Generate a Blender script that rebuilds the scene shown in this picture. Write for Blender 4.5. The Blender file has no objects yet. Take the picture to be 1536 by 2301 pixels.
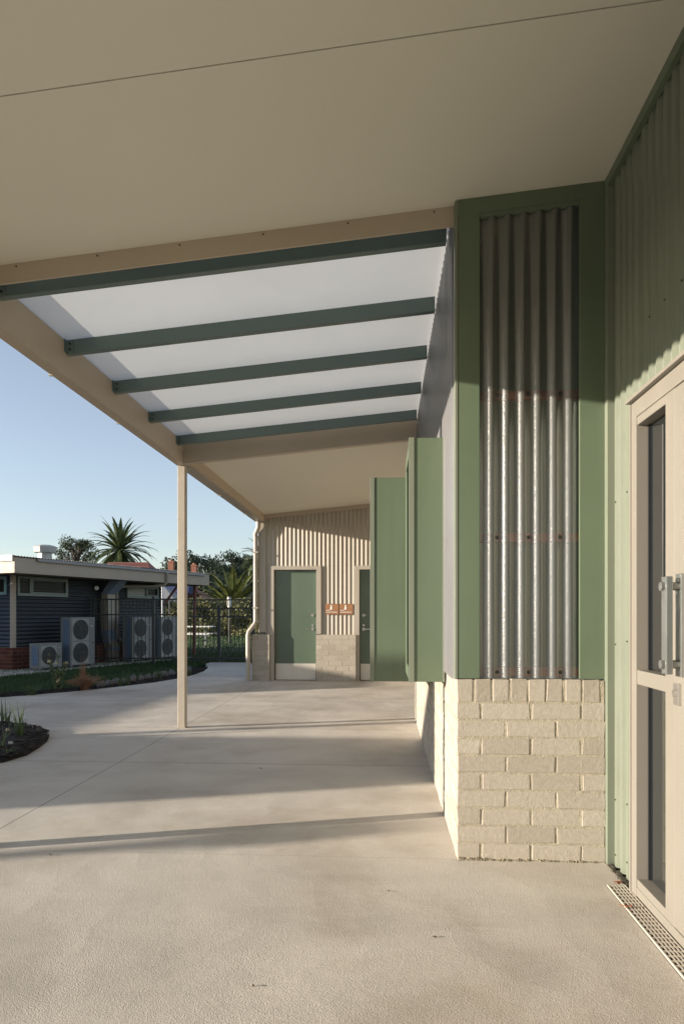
import bpy, bmesh, math, random
from mathutils import Vector, Matrix
R = random.Random(7)
SC = bpy.context.scene
COL = SC.collection
F = 1534.0
TH = math.atan(94.0 / F)
CS, SN = math.cos(TH), math.sin(TH)
CAMZ = 1.2

def kx(px):                                   # X/Y ratio of a column of the photograph (for measuring only)
    r = (px - 768.0) / F
    return (r * CS - SN) / (CS + r * SN)

# ------------------------------------------------------------------ materials
def new_mat(name):
    m = bpy.data.materials.new(name); m.use_nodes = True
    nt = m.node_tree
    for n in list(nt.nodes): nt.nodes.remove(n)
    out = nt.nodes.new('ShaderNodeOutputMaterial')
    return m, nt, out

def N(nt, typ, **kw):
    n = nt.nodes.new(typ)
    for k, v in kw.items():
        if k in ('operation', 'blend_type', 'feature', 'data_type', 'wave_type', 'distance', 'noise_dimensions', 'interpolation_type', 'bands_direction'):
            setattr(n, k, v)
        else:
            key = int(k[1:]) if k[0] == 'i' and k[1:].isdigit() else k
            n.inputs[key].default_value = v
    return n

def ramp(nt, stops):
    n = nt.nodes.new('ShaderNodeValToRGB')
    e = n.color_ramp.elements
    while len(e) > 1: e.remove(e[0])
    e[0].position = stops[0][0]; e[0].color = stops[0][1]
    for p, c in stops[1:]:
        x = e.new(p); x.color = c
    return n

def g(v): return (v, v, v, 1)
def c4(c): return (c[0], c[1], c[2], 1)

def painted(name, col, rough=0.45, var=0.10, scale=3.0, bump=0.02, bscale=60, island=0.0, metallic=0.0, spec=0.5, streak=0.0, orange=0.0):
    """painted / coated surface with slight mottling and weather marks of its own"""
    m, nt, out = new_mat(name)
    p = N(nt, 'ShaderNodeBsdfPrincipled'); p.inputs['Metallic'].default_value = metallic
    p.inputs['Specular IOR Level'].default_value = spec
    tc = N(nt, 'ShaderNodeTexCoord')
    n1 = N(nt, 'ShaderNodeTexNoise', Scale=scale, Detail=6.0, Roughness=0.6)
    nt.links.new(tc.outputs['Object'], n1.inputs['Vector'])
    r = ramp(nt, [(0.3, c4([x * (1 - var) for x in col])), (0.7, c4([min(1, x * (1 + var)) for x in col]))])
    nt.links.new(n1.outputs['Fac'], r.inputs['Fac'])
    colout = r.outputs['Color']
    if streak:
        mp = N(nt, 'ShaderNodeMapping'); mp.inputs['Scale'].default_value = (14, 14, 0.8)
        nt.links.new(tc.outputs['Object'], mp.inputs['Vector'])
        n2 = N(nt, 'ShaderNodeTexNoise', Scale=1.0, Detail=4.0); nt.links.new(mp.outputs['Vector'], n2.inputs['Vector'])
        mr = N(nt, 'ShaderNodeMapRange', i1=0.35, i2=0.75, i3=1.0 - streak, i4=1.0 + streak * .5)
        nt.links.new(n2.outputs['Fac'], mr.inputs[0])
        mx = N(nt, 'ShaderNodeVectorMath', operation='SCALE'); nt.links.new(colout, mx.inputs[0]); nt.links.new(mr.outputs[0], mx.inputs['Scale'])
        colout = mx.outputs[0]
    if island:
        ge = N(nt, 'ShaderNodeNewGeometry')
        mr = N(nt, 'ShaderNodeMapRange', i1=0.0, i2=1.0, i3=1.0 - island, i4=1.0 + island)
        nt.links.new(ge.outputs['Random Per Island'], mr.inputs[0])
        mx = N(nt, 'ShaderNodeVectorMath', operation='SCALE'); nt.links.new(colout, mx.inputs[0]); nt.links.new(mr.outputs[0], mx.inputs['Scale'])
        colout = mx.outputs[0]
    nt.links.new(colout, p.inputs['Base Color'])
    nr = N(nt, 'ShaderNodeTexNoise', Scale=scale * 4, Detail=4.0); nt.links.new(tc.outputs['Object'], nr.inputs['Vector'])
    mr = N(nt, 'ShaderNodeMapRange', i1=0.3, i2=0.7, i3=max(0.03, rough - .07), i4=min(1, rough + .07))
    nt.links.new(nr.outputs['Fac'], mr.inputs[0]); nt.links.new(mr.outputs[0], p.inputs['Roughness'])
    if bump:
        nb = N(nt, 'ShaderNodeTexNoise', Scale=bscale, Detail=3.0); nt.links.new(tc.outputs['Object'], nb.inputs['Vector'])
        b = N(nt, 'ShaderNodeBump', Strength=bump * 4, Distance=0.004); nt.links.new(nb.outputs['Fac'], b.inputs['Height'])
        nt.links.new(b.outputs['Normal'], p.inputs['Normal'])
    nt.links.new(p.outputs[0], out.inputs['Surface'])
    return m

def mat_concrete():
    m, nt, out = new_mat('broom_concrete')
    p = N(nt, 'ShaderNodeBsdfPrincipled', Roughness=0.85); p.inputs['Specular IOR Level'].default_value = 0.3
    tc = N(nt, 'ShaderNodeTexCoord'); L = nt.links.new
    big = N(nt, 'ShaderNodeTexNoise', Scale=0.9, Detail=8.0, Roughness=0.62, Distortion=0.6); L(tc.outputs['Object'], big.inputs['Vector'])
    r = ramp(nt, [(0.28, (0.455, 0.415, 0.362, 1)), (0.5, (0.54, 0.495, 0.43, 1)), (0.75, (0.625, 0.58, 0.508, 1))])
    L(big.outputs['Fac'], r.inputs['Fac'])
    fine = N(nt, 'ShaderNodeTexNoise', Scale=150.0, Detail=3.0, Roughness=0.7); L(tc.outputs['Object'], fine.inputs['Vector'])
    mrf = N(nt, 'ShaderNodeMapRange', i1=0.25, i2=0.75, i3=0.80, i4=1.18); L(fine.outputs['Fac'], mrf.inputs[0])
    s1 = N(nt, 'ShaderNodeVectorMath', operation='SCALE'); L(r.outputs['Color'], s1.inputs[0]); L(mrf.outputs[0], s1.inputs['Scale'])
    # arcs left by the trowel: rings round scattered centres, each sweep its own cell
    dn = N(nt, 'ShaderNodeTexNoise', Scale=1.6, Detail=2.0); L(tc.outputs['Object'], dn.inputs['Vector'])
    dm = N(nt, 'ShaderNodeVectorMath', operation='SCALE'); L(dn.outputs['Color'], dm.inputs[0]); dm.inputs['Scale'].default_value = 0.55
    da = N(nt, 'ShaderNodeVectorMath', operation='ADD'); L(tc.outputs['Object'], da.inputs[0]); L(dm.outputs[0], da.inputs[1])
    vo = N(nt, 'ShaderNodeTexVoronoi', feature='SMOOTH_F1', Scale=1.45, Smoothness=0.25); L(da.outputs[0], vo.inputs['Vector'])
    md = N(nt, 'ShaderNodeMath', operation='MULTIPLY', i1=330.0); L(vo.outputs['Distance'], md.inputs[0])
    nn = N(nt, 'ShaderNodeTexNoise', Scale=38.0, Detail=4.0); L(tc.outputs['Object'], nn.inputs['Vector'])
    ma = N(nt, 'ShaderNodeMath', operation='MULTIPLY_ADD', i1=60.0); L(nn.outputs['Fac'], ma.inputs[0]); L(md.outputs[0], ma.inputs[2])
    si = N(nt, 'ShaderNodeMath', operation='SINE'); L(ma.outputs[0], si.inputs[0])
    # each sweep is a slightly dished plate: soft tone of its own
    cv = N(nt, 'ShaderNodeMapRange', i1=0.0, i2=0.75, i3=1.035, i4=0.95); L(vo.outputs['Distance'], cv.inputs[0])
    s2 = N(nt, 'ShaderNodeVectorMath', operation='SCALE'); L(s1.outputs[0], s2.inputs[0]); L(cv.outputs[0], s2.inputs['Scale'])
    # saw-cut joints
    sx = N(nt, 'ShaderNodeSeparateXYZ'); L(tc.outputs['Object'], sx.inputs[0])
    def line(sock, pos, w):
        a = N(nt, 'ShaderNodeMath', operation='SUBTRACT', i1=pos); L(sock, a.inputs[0])
        b = N(nt, 'ShaderNodeMath', operation='ABSOLUTE'); L(a.outputs[0], b.inputs[0])
        c = N(nt, 'ShaderNodeMath', operation='LESS_THAN', i1=w); L(b.outputs[0], c.inputs[0])
        return c.outputs[0]
    ls = [line(sx.outputs['X'], -2.14, .005), line(sx.outputs['Y'], 5.42, .007), line(sx.outputs['Y'], 3.37, .0015),
          line(sx.outputs['Y'], 7.10, .006), line(sx.outputs['Y'], 9.3, .008), line(sx.outputs['X'], -4.6, .006)]
    acc = ls[0]
    for l in ls[1:]:
        a = N(nt, 'ShaderNodeMath', operation='MAXIMUM'); L(acc, a.inputs[0]); L(l, a.inputs[1]); acc = a.outputs[0]
    # stains and specks
    st = N(nt, 'ShaderNodeTexNoise', Scale=0.75, Detail=5.0, Roughness=.7); 
    mp = N(nt, 'ShaderNodeMapping'); mp.inputs['Location'].default_value = (3.1, 7.7, 0); L(tc.outputs['Object'], mp.inputs['Vector']); L(mp.outputs['Vector'], st.inputs['Vector'])
    sr = ramp(nt, [(0.50, g(1.0)), (0.70, (0.74, 0.69, 0.62, 1))]); L(st.outputs['Fac'], sr.inputs['Fac'])
    s3 = N(nt, 'ShaderNodeMixRGB', blend_type='MULTIPLY'); s3.inputs[0].default_value = 0.8; L(s2.outputs[0], s3.inputs[1]); L(sr.outputs['Color'], s3.inputs[2])
    ms = N(nt, 'ShaderNodeMapping'); ms.inputs['Scale'].default_value = (1.3, 3.2, 1); L(tc.outputs['Object'], ms.inputs['Vector'])
    sn = N(nt, 'ShaderNodeTexNoise', Scale=1.0, Detail=8.0, Roughness=.7, Distortion=.8); L(ms.outputs['Vector'], sn.inputs['Vector'])
    sm = N(nt, 'ShaderNodeMapRange', i1=.3, i2=.7, i3=.945, i4=1.04); L(sn.outputs['Fac'], sm.inputs[0])
    s4 = N(nt, 'ShaderNodeVectorMath', operation='SCALE'); L(s3.outputs[0], s4.inputs[0]); L(sm.outputs[0], s4.inputs['Scale'])
    mj = N(nt, 'ShaderNodeMixRGB'); L(acc, mj.inputs[0]); L(s4.outputs[0], mj.inputs[1]); mj.inputs[2].default_value = (0.27, 0.245, 0.205, 1)
    L(mj.outputs[0], p.inputs['Base Color'])
    # bump: grain + arcs - joints
    h1 = N(nt, 'ShaderNodeMath', operation='MULTIPLY', i1=0.22); L(si.outputs[0], h1.inputs[0])
    h2 = N(nt, 'ShaderNodeMath', operation='MULTIPLY_ADD', i1=1.6); L(fine.outputs['Fac'], h2.inputs[0]); L(h1.outputs[0], h2.inputs[2])
    h3 = N(nt, 'ShaderNodeMath', operation='MULTIPLY_ADD', i1=2.6); L(big.outputs['Fac'], h3.inputs[0]); L(h2.outputs[0], h3.inputs[2])
    md2 = N(nt, 'ShaderNodeTexNoise', Scale=7.0, Detail=5.0, Roughness=.65, Distortion=1.2); L(tc.outputs['Object'], md2.inputs['Vector'])
    h4 = N(nt, 'ShaderNodeMath', operation='MULTIPLY_ADD', i1=1.5); L(md2.outputs['Fac'], h4.inputs[0]); L(h3.outputs[0], h4.inputs[2])
    vs2 = N(nt, 'ShaderNodeTexVoronoi', feature='F1', Scale=2.1); L(da.outputs[0], vs2.inputs['Vector'])
    h5 = N(nt, 'ShaderNodeMath', operation='MULTIPLY_ADD', i1=7.0); L(vs2.outputs['Distance'], h5.inputs[0]); L(h4.outputs[0], h5.inputs[2]); h3 = h5
    b = N(nt, 'ShaderNodeBump', Strength=0.70, Distance=0.0018); L(h3.outputs[0], b.inputs['Height']); L(b.outputs['Normal'], p.inputs['Normal'])
    L(p.outputs[0], out.inputs['Surface'])
    return m

def mat_brick(name, ca, cb, cc, seedscale=1.0):
    m, nt, out = new_mat(name); L = nt.links.new
    p = N(nt, 'ShaderNodeBsdfPrincipled', Roughness=0.9); p.inputs['Specular IOR Level'].default_value = 0.2
    ge = N(nt, 'ShaderNodeNewGeometry'); tc = N(nt, 'ShaderNodeTexCoord')
    r = ramp(nt, [(0.0, c4(ca)), (0.45, c4(cb)), (0.8, c4(cb)), (1.0, c4(cc))]); L(ge.outputs['Random Per Island'], r.inputs['Fac'])
    n = N(nt, 'ShaderNodeTexNoise', Scale=45.0 * seedscale, Detail=6.0, Roughness=.7); L(tc.outputs['Object'], n.inputs['Vector'])
    mr = N(nt, 'ShaderNodeMapRange', i1=0.25, i2=0.75, i3=0.84, i4=1.12); L(n.outputs['Fac'], mr.inputs[0])
    s = N(nt, 'ShaderNodeVectorMath', operation='SCALE'); L(r.outputs['Color'], s.inputs[0]); L(mr.outputs[0], s.inputs['Scale'])
    L(s.outputs[0], p.inputs['Base Color'])
    n2 = N(nt, 'ShaderNodeTexNoise', Scale=160.0, Detail=5.0, Roughness=.7); L(tc.outputs['Object'], n2.inputs['Vector'])
    ad = N(nt, 'ShaderNodeMath', operation='MULTIPLY_ADD', i1=1.5); L(n.outputs['Fac'], ad.inputs[0]); L(n2.outputs['Fac'], ad.inputs[2])
    b = N(nt, 'ShaderNodeBump', Strength=0.6, Distance=0.0035); L(ad.outputs[0], b.inputs['Height']); L(b.outputs['Normal'], p.inputs['Normal'])
    L(p.outputs[0], out.inputs['Surface'])
    return m

def mat_poly(name, tint, trans=0.35, transl=0.3, rough=0.22, bumpscale=(60, 60, 260), bstr=0.25, gloss=.05, dirt=.16):
    """corrugated plastic sheet: part see-through, part milky, glossy skin"""
    m, nt, out = new_mat(name); L = nt.links.new
    tc = N(nt, 'ShaderNodeTexCoord')
    mp = N(nt, 'ShaderNodeMapping'); mp.inputs['Scale'].default_value = bumpscale; L(tc.outputs['Object'], mp.inputs['Vector'])
    n = N(nt, 'ShaderNodeTexNoise', Scale=1.0, Detail=2.0); L(mp.outputs['Vector'], n.inputs['Vector'])
    b = N(nt, 'ShaderNodeBump', Strength=bstr, Distance=0.002); L(n.outputs['Fac'], b.inputs['Height'])
    d = N(nt, 'ShaderNodeBsdfDiffuse'); L(b.outputs['Normal'], d.inputs['Normal'])
    t = N(nt, 'ShaderNodeBsdfTranslucent')
    dn = N(nt, 'ShaderNodeTexNoise', Scale=1.1, Detail=7.0, Roughness=.6, Distortion=.4); L(tc.outputs['Object'], dn.inputs['Vector'])
    dr = ramp(nt, [(.3, c4([x * (1 - dirt) for x in tint])), (.68, c4([min(.95, x * (1 + dirt * .4)) for x in tint]))]); L(dn.outputs['Fac'], dr.inputs['Fac'])
    L(dr.outputs['Color'], d.inputs['Color']); L(dr.outputs['Color'], t.inputs['Color'])
    mx = N(nt, 'ShaderNodeMixShader'); mx.inputs[0].default_value = transl; L(d.outputs[0], mx.inputs[1]); L(t.outputs[0], mx.inputs[2])
    tr = N(nt, 'ShaderNodeBsdfTransparent', Color=c4([.5 + .5 * x for x in tint]))
    m2 = N(nt, 'ShaderNodeMixShader'); m2.inputs[0].default_value = trans; L(mx.outputs[0], m2.inputs[1]); L(tr.outputs[0], m2.inputs[2])
    gl = N(nt, 'ShaderNodeBsdfGlossy', Roughness=rough); gl.inputs['Color'].default_value = g(0.9); L(b.outputs['Normal'], gl.inputs['Normal'])
    lw = N(nt, 'ShaderNodeLayerWeight', Blend=.5); L(b.outputs['Normal'], lw.inputs['Normal'])
    pw = N(nt, 'ShaderNodeMath', operation='POWER', i1=5.0); L(lw.outputs['Facing'], pw.inputs[0])
    fr = N(nt, 'ShaderNodeMath', operation='MULTIPLY_ADD', i1=.95, i2=gloss); L(pw.outputs[0], fr.inputs[0])
    m3 = N(nt, 'ShaderNodeMixShader'); L(fr.outputs[0], m3.inputs[0]); L(m2.outputs[0], m3.inputs[1]); L(gl.outputs[0], m3.inputs[2])
    L(m3.outputs[0], out.inputs['Surface'])
    return m

def mat_leaf(name, ca, cb, transl=0.25, rough=.5):
    m, nt, out = new_mat(name); L = nt.links.new
    ge = N(nt, 'ShaderNodeNewGeometry'); tc = N(nt, 'ShaderNodeTexCoord')
    n = N(nt, 'ShaderNodeTexNoise', Scale=.9, Detail=2.0); L(tc.outputs['Object'], n.inputs['Vector'])
    a = N(nt, 'ShaderNodeMath', operation='MULTIPLY_ADD', i1=.5, i2=0.0); L(ge.outputs['Random Per Island'], a.inputs[0])
    h = N(nt, 'ShaderNodeMath', operation='MULTIPLY_ADD', i1=.5); L(n.outputs['Fac'], h.inputs[0]); L(a.outputs[0], h.inputs[2])
    r = ramp(nt, [(0.2, c4(ca)), (0.8, c4(cb))]); L(h.outputs[0], r.inputs['Fac'])
    p = N(nt, 'ShaderNodeBsdfPrincipled', Roughness=rough); p.inputs['Specular IOR Level'].default_value = 0.35; L(r.outputs['Color'], p.inputs['Base Color'])
    t = N(nt, 'ShaderNodeBsdfTranslucent'); L(r.outputs['Color'], t.inputs['Color'])
    mx = N(nt, 'ShaderNodeMixShader'); mx.inputs[0].default_value = transl; L(p.outputs[0], mx.inputs[1]); L(t.outputs[0], mx.inputs[2])
    L(mx.outputs[0], out.inputs['Surface'])
    return m

def mat_glass(name, col=(.012, .015, .016), rough=.02, ior=1.6, coat=1.0):
    m, nt, out = new_mat(name); L = nt.links.new
    p = N(nt, 'ShaderNodeBsdfPrincipled', Roughness=rough); p.inputs['Base Color'].default_value = c4(col)
    p.inputs['IOR'].default_value = ior; p.inputs['Coat Weight'].default_value = coat; p.inputs['Coat Roughness'].default_value = 0.01
    tc = N(nt, 'ShaderNodeTexCoord'); n = N(nt, 'ShaderNodeTexNoise', Scale=2.2, Detail=1.0); L(tc.outputs['Object'], n.inputs['Vector'])
    b = N(nt, 'ShaderNodeBump', Strength=.04, Distance=.01); L(n.outputs['Fac'], b.inputs['Height']); L(b.outputs['Normal'], p.inputs['Normal']); 
    L(p.outputs[0], out.inputs['Surface'])
    return m

GREEN = painted('green_coated_steel', (.118, .155, .100), .36, .05, 1.6, .010, 40, streak=.05)
GREENW = painted('green_wall_steel', (.172, .193, .145), .42, .05, 1.6, .010, 40, streak=.05)
JOIN = painted('cream_toned_for_sun', (.212, .194, .163), .42, .04, 2.0, .008, 40)  # the doorway's cream, darkened to offset the direct sun it faces
TEAL = painted('dark_green_steel', (.115, .160, .150), .40, .06, 2.0, .01, 40)
DOORG = painted('green_door_paint', (.098, .135, .098), .17, .05, 1.2, .006, 30)
CREAM = painted('cream_coated_steel', (.385, .345, .285), .42, .05, 2.0, .010, 40, streak=.05)
SOFFIT = painted('cream_soffit_sheet', (.67, .64, .545), .75, .03, .5, .012, 90)
BEAM = painted('beige_beam_paint', (.445, .372, .285), .5, .05, 1.2, .01, 60)
POSTM = painted('cream_post_paint', (.40, .35, .28), .42, .06, 3.0, .012, 60, streak=.06)
CONC = mat_concrete()
BRICK = mat_brick('cream_brick', (.34, .302, .246), (.405, .362, .300), (.435, .392, .326))
MORTAR = painted('sandy_mortar', (.37, .325, .245), .95, .22, 28.0, .25, 130)
REDBRICK = mat_brick('red_brick', (.10, .035, .025), (.15, .052, .033), (.18, .07, .045))
REDMORT = painted('grey_mortar', (.17, .14, .12), .95, .15, 20, .1, 100)
POLYV = mat_poly('clear_corrugated_plastic', (.135, .145, .13), .50, .25, .22, (60, 60, 420), .5, .15)
POLYS = mat_poly('grey_corrugated_plastic', (.27, .268, .268), .25, .30, .25)
ROOFP = mat_poly_roof = mat_poly('milky_roof_plastic', (.84, .86, .85), .02, .37, .40, (3, 3, 3), .02, .05, .05)
BATTEN = painted('red_primed_batten', (.46, .12, .07), .7, .15, 12, .03, 60)
SCREW = painted('dark_screw', (.05, .05, .045), .4, .1, 9, 0, metallic=.6)
STEEL = painted('brushed_stainless', (.55, .53, .50), .33, .06, 8, .01, 90, metallic=.9)
HANDLE = painted('grey_handle_metal', (.27, .28, .265), .35, .05, 8, .0, metallic=.7)
GLASS = mat_glass('dark_window_glass')
GLASSL = mat_glass('old_window_glass', (.02, .02, .017), .04, 1.15, 0.0)
BLACK = painted('black_fence_paint', (.012, .013, .015), .45, .1, 4, .0)
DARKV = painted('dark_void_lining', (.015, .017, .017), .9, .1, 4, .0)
CLAD = painted('charcoal_corrugated_steel', (.028, .030, .034), .42, .08, 2, .0)
CLADE = painted('blue_charcoal_steel', (.030, .042, .065), .45, .08, 2, .0)
FASC = painted('beige_fascia_board', (.40, .325, .25), .6, .06, 2.2, .02, 50)
ROOFG = painted('grey_roof_steel', (.27, .26, .25), .5, .08, 2, .0)
TRIMG = painted('grey_green_frame_paint', (.20, .235, .195), .5, .06, 4, .0)
ACW = painted('ivory_unit_casing', (.19, .195, .185), .5, .05, 5, .0)
ACD = painted('dark_fan_guard', (.035, .038, .04), .5, .1, 8, .0)
ACB = painted('blue_coil_fins', (.10, .17, .30), .5, .12, 30, .05, 200)
REDP = painted('red_oxide_post', (.20, .060, .040), .6, .1, 5, .0)
TERRA = painted('terracotta_tiles', (.22, .085, .065), .8, .2, 6, .1, 30, island=.2)
CHIM = mat_brick('chimney_brick', (.21, .095, .062), (.27, .125, .085), (.30, .15, .105))
SIGNM = painted('ochre_sign_face', (.30, .145, .070), .5, .25, 9, .0)
WHITE = painted('white_paint', (.78, .76, .70), .5, .04, 6, .0)
NAVY = painted('navy_fabric', (.02, .035, .10), .8, .1, 4, .0)
SAIL = painted('pale_shade_cloth', (.28, .28, .275), .8, .06, 2, .0)
MULCH = painted('dark_mulch', (.016, .012, .010), .95, .55, 38, .9, 55)
CHIPS = mat_leaf('bark_chips', (.010, .008, .006), (.045, .034, .025), 0.0, .9)
SOIL = painted('grass_ground', (.050, .070, .028), .95, .35, 3, .4, 40)
LAWNM = painted('lawn_soil', (.030, .050, .018), .95, .3, 5, .4, 60)
GRASS = mat_leaf('grass_blade', (.022, .052, .016), (.062, .110, .032), .3)
PALM = mat_leaf('palm_frond', (.030, .055, .025), (.11, .13, .055), .15, .4)
PALM2 = mat_leaf('yellow_palm_frond', (.045, .075, .02), (.17, .17, .05), .2, .4)
EUC = mat_leaf('eucalypt_leaf', (.040, .055, .028), (.115, .125, .07), .2)
DARKT = mat_leaf('dark_tree_leaf', (.022, .038, .022), (.075, .092, .050), .2)
HEDGE = mat_leaf('hedge_leaf', (.10, .115, .045), (.30, .28, .14), .2)
DRY = mat_leaf('dry_grass_blade', (.26, .13, .075), (.42, .26, .16), .2, .8)
STRAP = mat_leaf('strap_leaf', (.07, .11, .045), (.16, .20, .09), .25)
REDLEAF = mat_leaf('fallen_leaf', (.25, .055, .02), (.42, .12, .04), .2)
BROWNLEAF = mat_leaf('brown_leaf', (.10, .06, .03), (.16, .10, .05), .1)
BARK = painted('bark', (.07, .052, .04), .9, .3, 6, .4, 20)
STONE = painted('bed_stone', (.09, .085, .08), .9, .3, 8, .4, 30, island=.4)
DUCT = painted('beige_duct_paint', (.33, .285, .215), .5, .06, 4, .0)
DUCTB = painted('blue_grey_duct', (.20, .25, .31), .4, .08, 4, .0)

# ------------------------------------------------------------------ mesh building
class MB:
    def __init__(s): s.v = []; s.f = []; s.sm = []
    def add(s, vs, fs, smooth=False):
        o = len(s.v); s.v += [tuple(p) for p in vs]; s.f += [tuple(i + o for i in f) for f in fs]; s.sm += [smooth] * len(fs)
    def box(s, x0, x1, y0, y1, z0, z1):
        s.add([(x0, y0, z0), (x1, y0, z0), (x1, y1, z0), (x0, y1, z0), (x0, y0, z1), (x1, y0, z1), (x1, y1, z1), (x0, y1, z1)],
              [(0, 3, 2, 1), (4, 5, 6, 7), (0, 1, 5, 4), (1, 2, 6, 5), (2, 3, 7, 6), (3, 0, 4, 7)])
    def hexa(s, p):                          # 8 corners, bottom loop then top loop
        s.add(p, [(0, 3, 2, 1), (4, 5, 6, 7), (0, 1, 5, 4), (1, 2, 6, 5), (2, 3, 7, 6), (3, 0, 4, 7)])
    def frame(s, o, u, v, w, a0, a1, b0, b1, c0, c1):   # box in a local frame
        o, u, v, w = Vector(o), Vector(u), Vector(v), Vector(w)
        P = lambda a, b, c: o + u * a + v * b + w * c
        s.hexa([P(a0, b0, c0), P(a1, b0, c0), P(a1, b1, c0), P(a0, b1, c0), P(a0, b0, c1), P(a1, b0, c1), P(a1, b1, c1), P(a0, b1, c1)])
    def slopebox(s, x0, x1, y0, y1, zf, t0, t1):        # follows a roof slope: z = zf(x) + t
        s.hexa([(x0, y0, zf(x0) + t0), (x1, y0, zf(x1) + t0), (x1, y1, zf(x1) + t0), (x0, y1, zf(x0) + t0),
                (x0, y0, zf(x0) + t1), (x1, y0, zf(x1) + t1), (x1, y1, zf(x1) + t1), (x0, y1, zf(x0) + t1)])
    def tube(s, path, r, n=10, caps=True):
        path = [Vector(p) for p in path]; rs = r if isinstance(r, (list, tuple)) else [r] * len(path)
        vs, fs = [], []; prev = None
        for i, p in enumerate(path):
            t = (path[min(i + 1, len(path) - 1)] - path[max(i - 1, 0)]).normalized()
            a = prev if prev is not None else (Vector((1, 0, 0)) if abs(t.x) < .9 else Vector((0, 1, 0)))
            a = (a - t * a.dot(t)).normalized(); prev = a; b = t.cross(a)
            for k in range(n):
                an = 2 * math.pi * k / n; vs.append(p + (a * math.cos(an) + b * math.sin(an)) * rs[i])
        for i in range(len(path) - 1):
            for k in range(n):
                fs.append((i * n + k, i * n + (k + 1) % n, (i + 1) * n + (k + 1) % n, (i + 1) * n + k))
        s.add(vs, fs, True)
        if caps:
            s.add(vs[:n], [tuple(range(n))[::-1]]); s.add(vs[-n:], [tuple(range(n))])
    def disc(s, c, nrm, r, t, n=24):
        c, nrm = Vector(c), Vector(nrm).normalized(); s.tube([c, c + nrm * t], r, n)
    def prism(s, pts, z0, z1):
        n = len(pts)
        s.add([(x, y, z0) for x, y in pts] + [(x, y, z1) for x, y in pts],
              [tuple(range(n))[::-1], tuple(range(n, 2 * n))] + [(i, (i + 1) % n, n + (i + 1) % n, n + i) for i in range(n)])
    def sheet(s, o, u, n, length, zlo, zhi, pitch, depth, kind='sine', phase=0.0):
        """corrugated sheet standing up: runs along u, ribs along z, crests towards n"""
        o, u, n = Vector(o), Vector(u), Vector(n)
        prof = []
        if kind == 'sine':
            k = 10; m = int(length / pitch * k)
            prof = [(i * pitch / k, depth * .5 * (1 + math.cos(2 * math.pi * (i / k) + phase))) for i in range(m + 1)]
        else:
            a = 0.0
            while a < length:
                for fx, d in kind: 
                    if a + fx * pitch <= length: prof.append((a + fx * pitch, d * depth))
                a += pitch
            prof.append((length, prof[-1][1]))
        vs = []
        for a, d in prof:
            p = o + u * a + n * d
            vs.append((p.x, p.y, zlo(a) if callable(zlo) else zlo)); vs.append((p.x, p.y, zhi(a) if callable(zhi) else zhi))
        s.add(vs, [(2 * i, 2 * i + 2, 2 * i + 3, 2 * i + 1) for i in range(len(prof) - 1)], kind == 'sine')
    def hsheet(s, o, u, n, a0, a1, z0, z1, pitch, depth):  # ribs run along u
        o, u, n = Vector(o), Vector(u), Vector(n); k = 8; m = int((z1 - z0) / pitch * k); vs = []
        for i in range(m + 1):
            z = z0 + i * pitch / k; d = depth * .5 * (1 + math.cos(2 * math.pi * i / k))
            for a in (a0, a1):
                p = o + u * a + n * d; vs.append((p.x, p.y, z))
        s.add(vs, [(2 * i, 2 * i + 1, 2 * i + 3, 2 * i + 2) for i in range(m)], True)
    def build(s, name, mat, parent=None, bevel=0.0, seg=2, loc=None):
        off = Vector((0, 0, 0))
        if parent is not None: off = base(parent)
        elif loc is not None: off = Vector(loc)
        me = bpy.data.meshes.new(name)
        me.from_pydata([(x - off.x, y - off.y, z - off.z) for x, y, z in s.v], [], s.f)
        me.polygons.foreach_set('use_smooth', s.sm)
        bm = bmesh.new(); bm.from_mesh(me)
        big = [f for f in bm.faces if len(f.verts) > 4]
        if big: bmesh.ops.triangulate(bm, faces=big)
        bm.to_mesh(me); bm.free()
        me.materials.append(mat); me.update()
        o = bpy.data.objects.new(name, me); COL.objects.link(o)
        if parent is not None: o.parent = parent
        elif loc is not None: o.location = loc
        if bevel:
            b = o.modifiers.new('bevel', 'BEVEL'); b.width = bevel; b.segments = seg; b.limit_method = 'ANGLE'; b.angle_limit = math.radians(40); b.harden_normals = False
        return o

BASES = {}
def base(o):
    while o.parent is not None: o = o.parent
    return o.location.copy()

def tag(o, label=None, cat=None, group=None, kind=None):
    if label: o['label'] = label
    if cat: o['category'] = cat
    if group: o['group'] = group
    if kind: o['kind'] = kind
    return o

def thing(name, label, cat, loc=(0, 0, 0), group=None):
    o = bpy.data.objects.new(name, None); o.empty_display_size = .2; COL.objects.link(o); o.location = loc
    return tag(o, label, cat, group)

def copy_tree(o, parent=None):
    c = o.copy(); COL.objects.link(c)
    if parent is not None: c.parent = parent
    for ch in o.children: copy_tree(ch, c)
    return c

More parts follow.
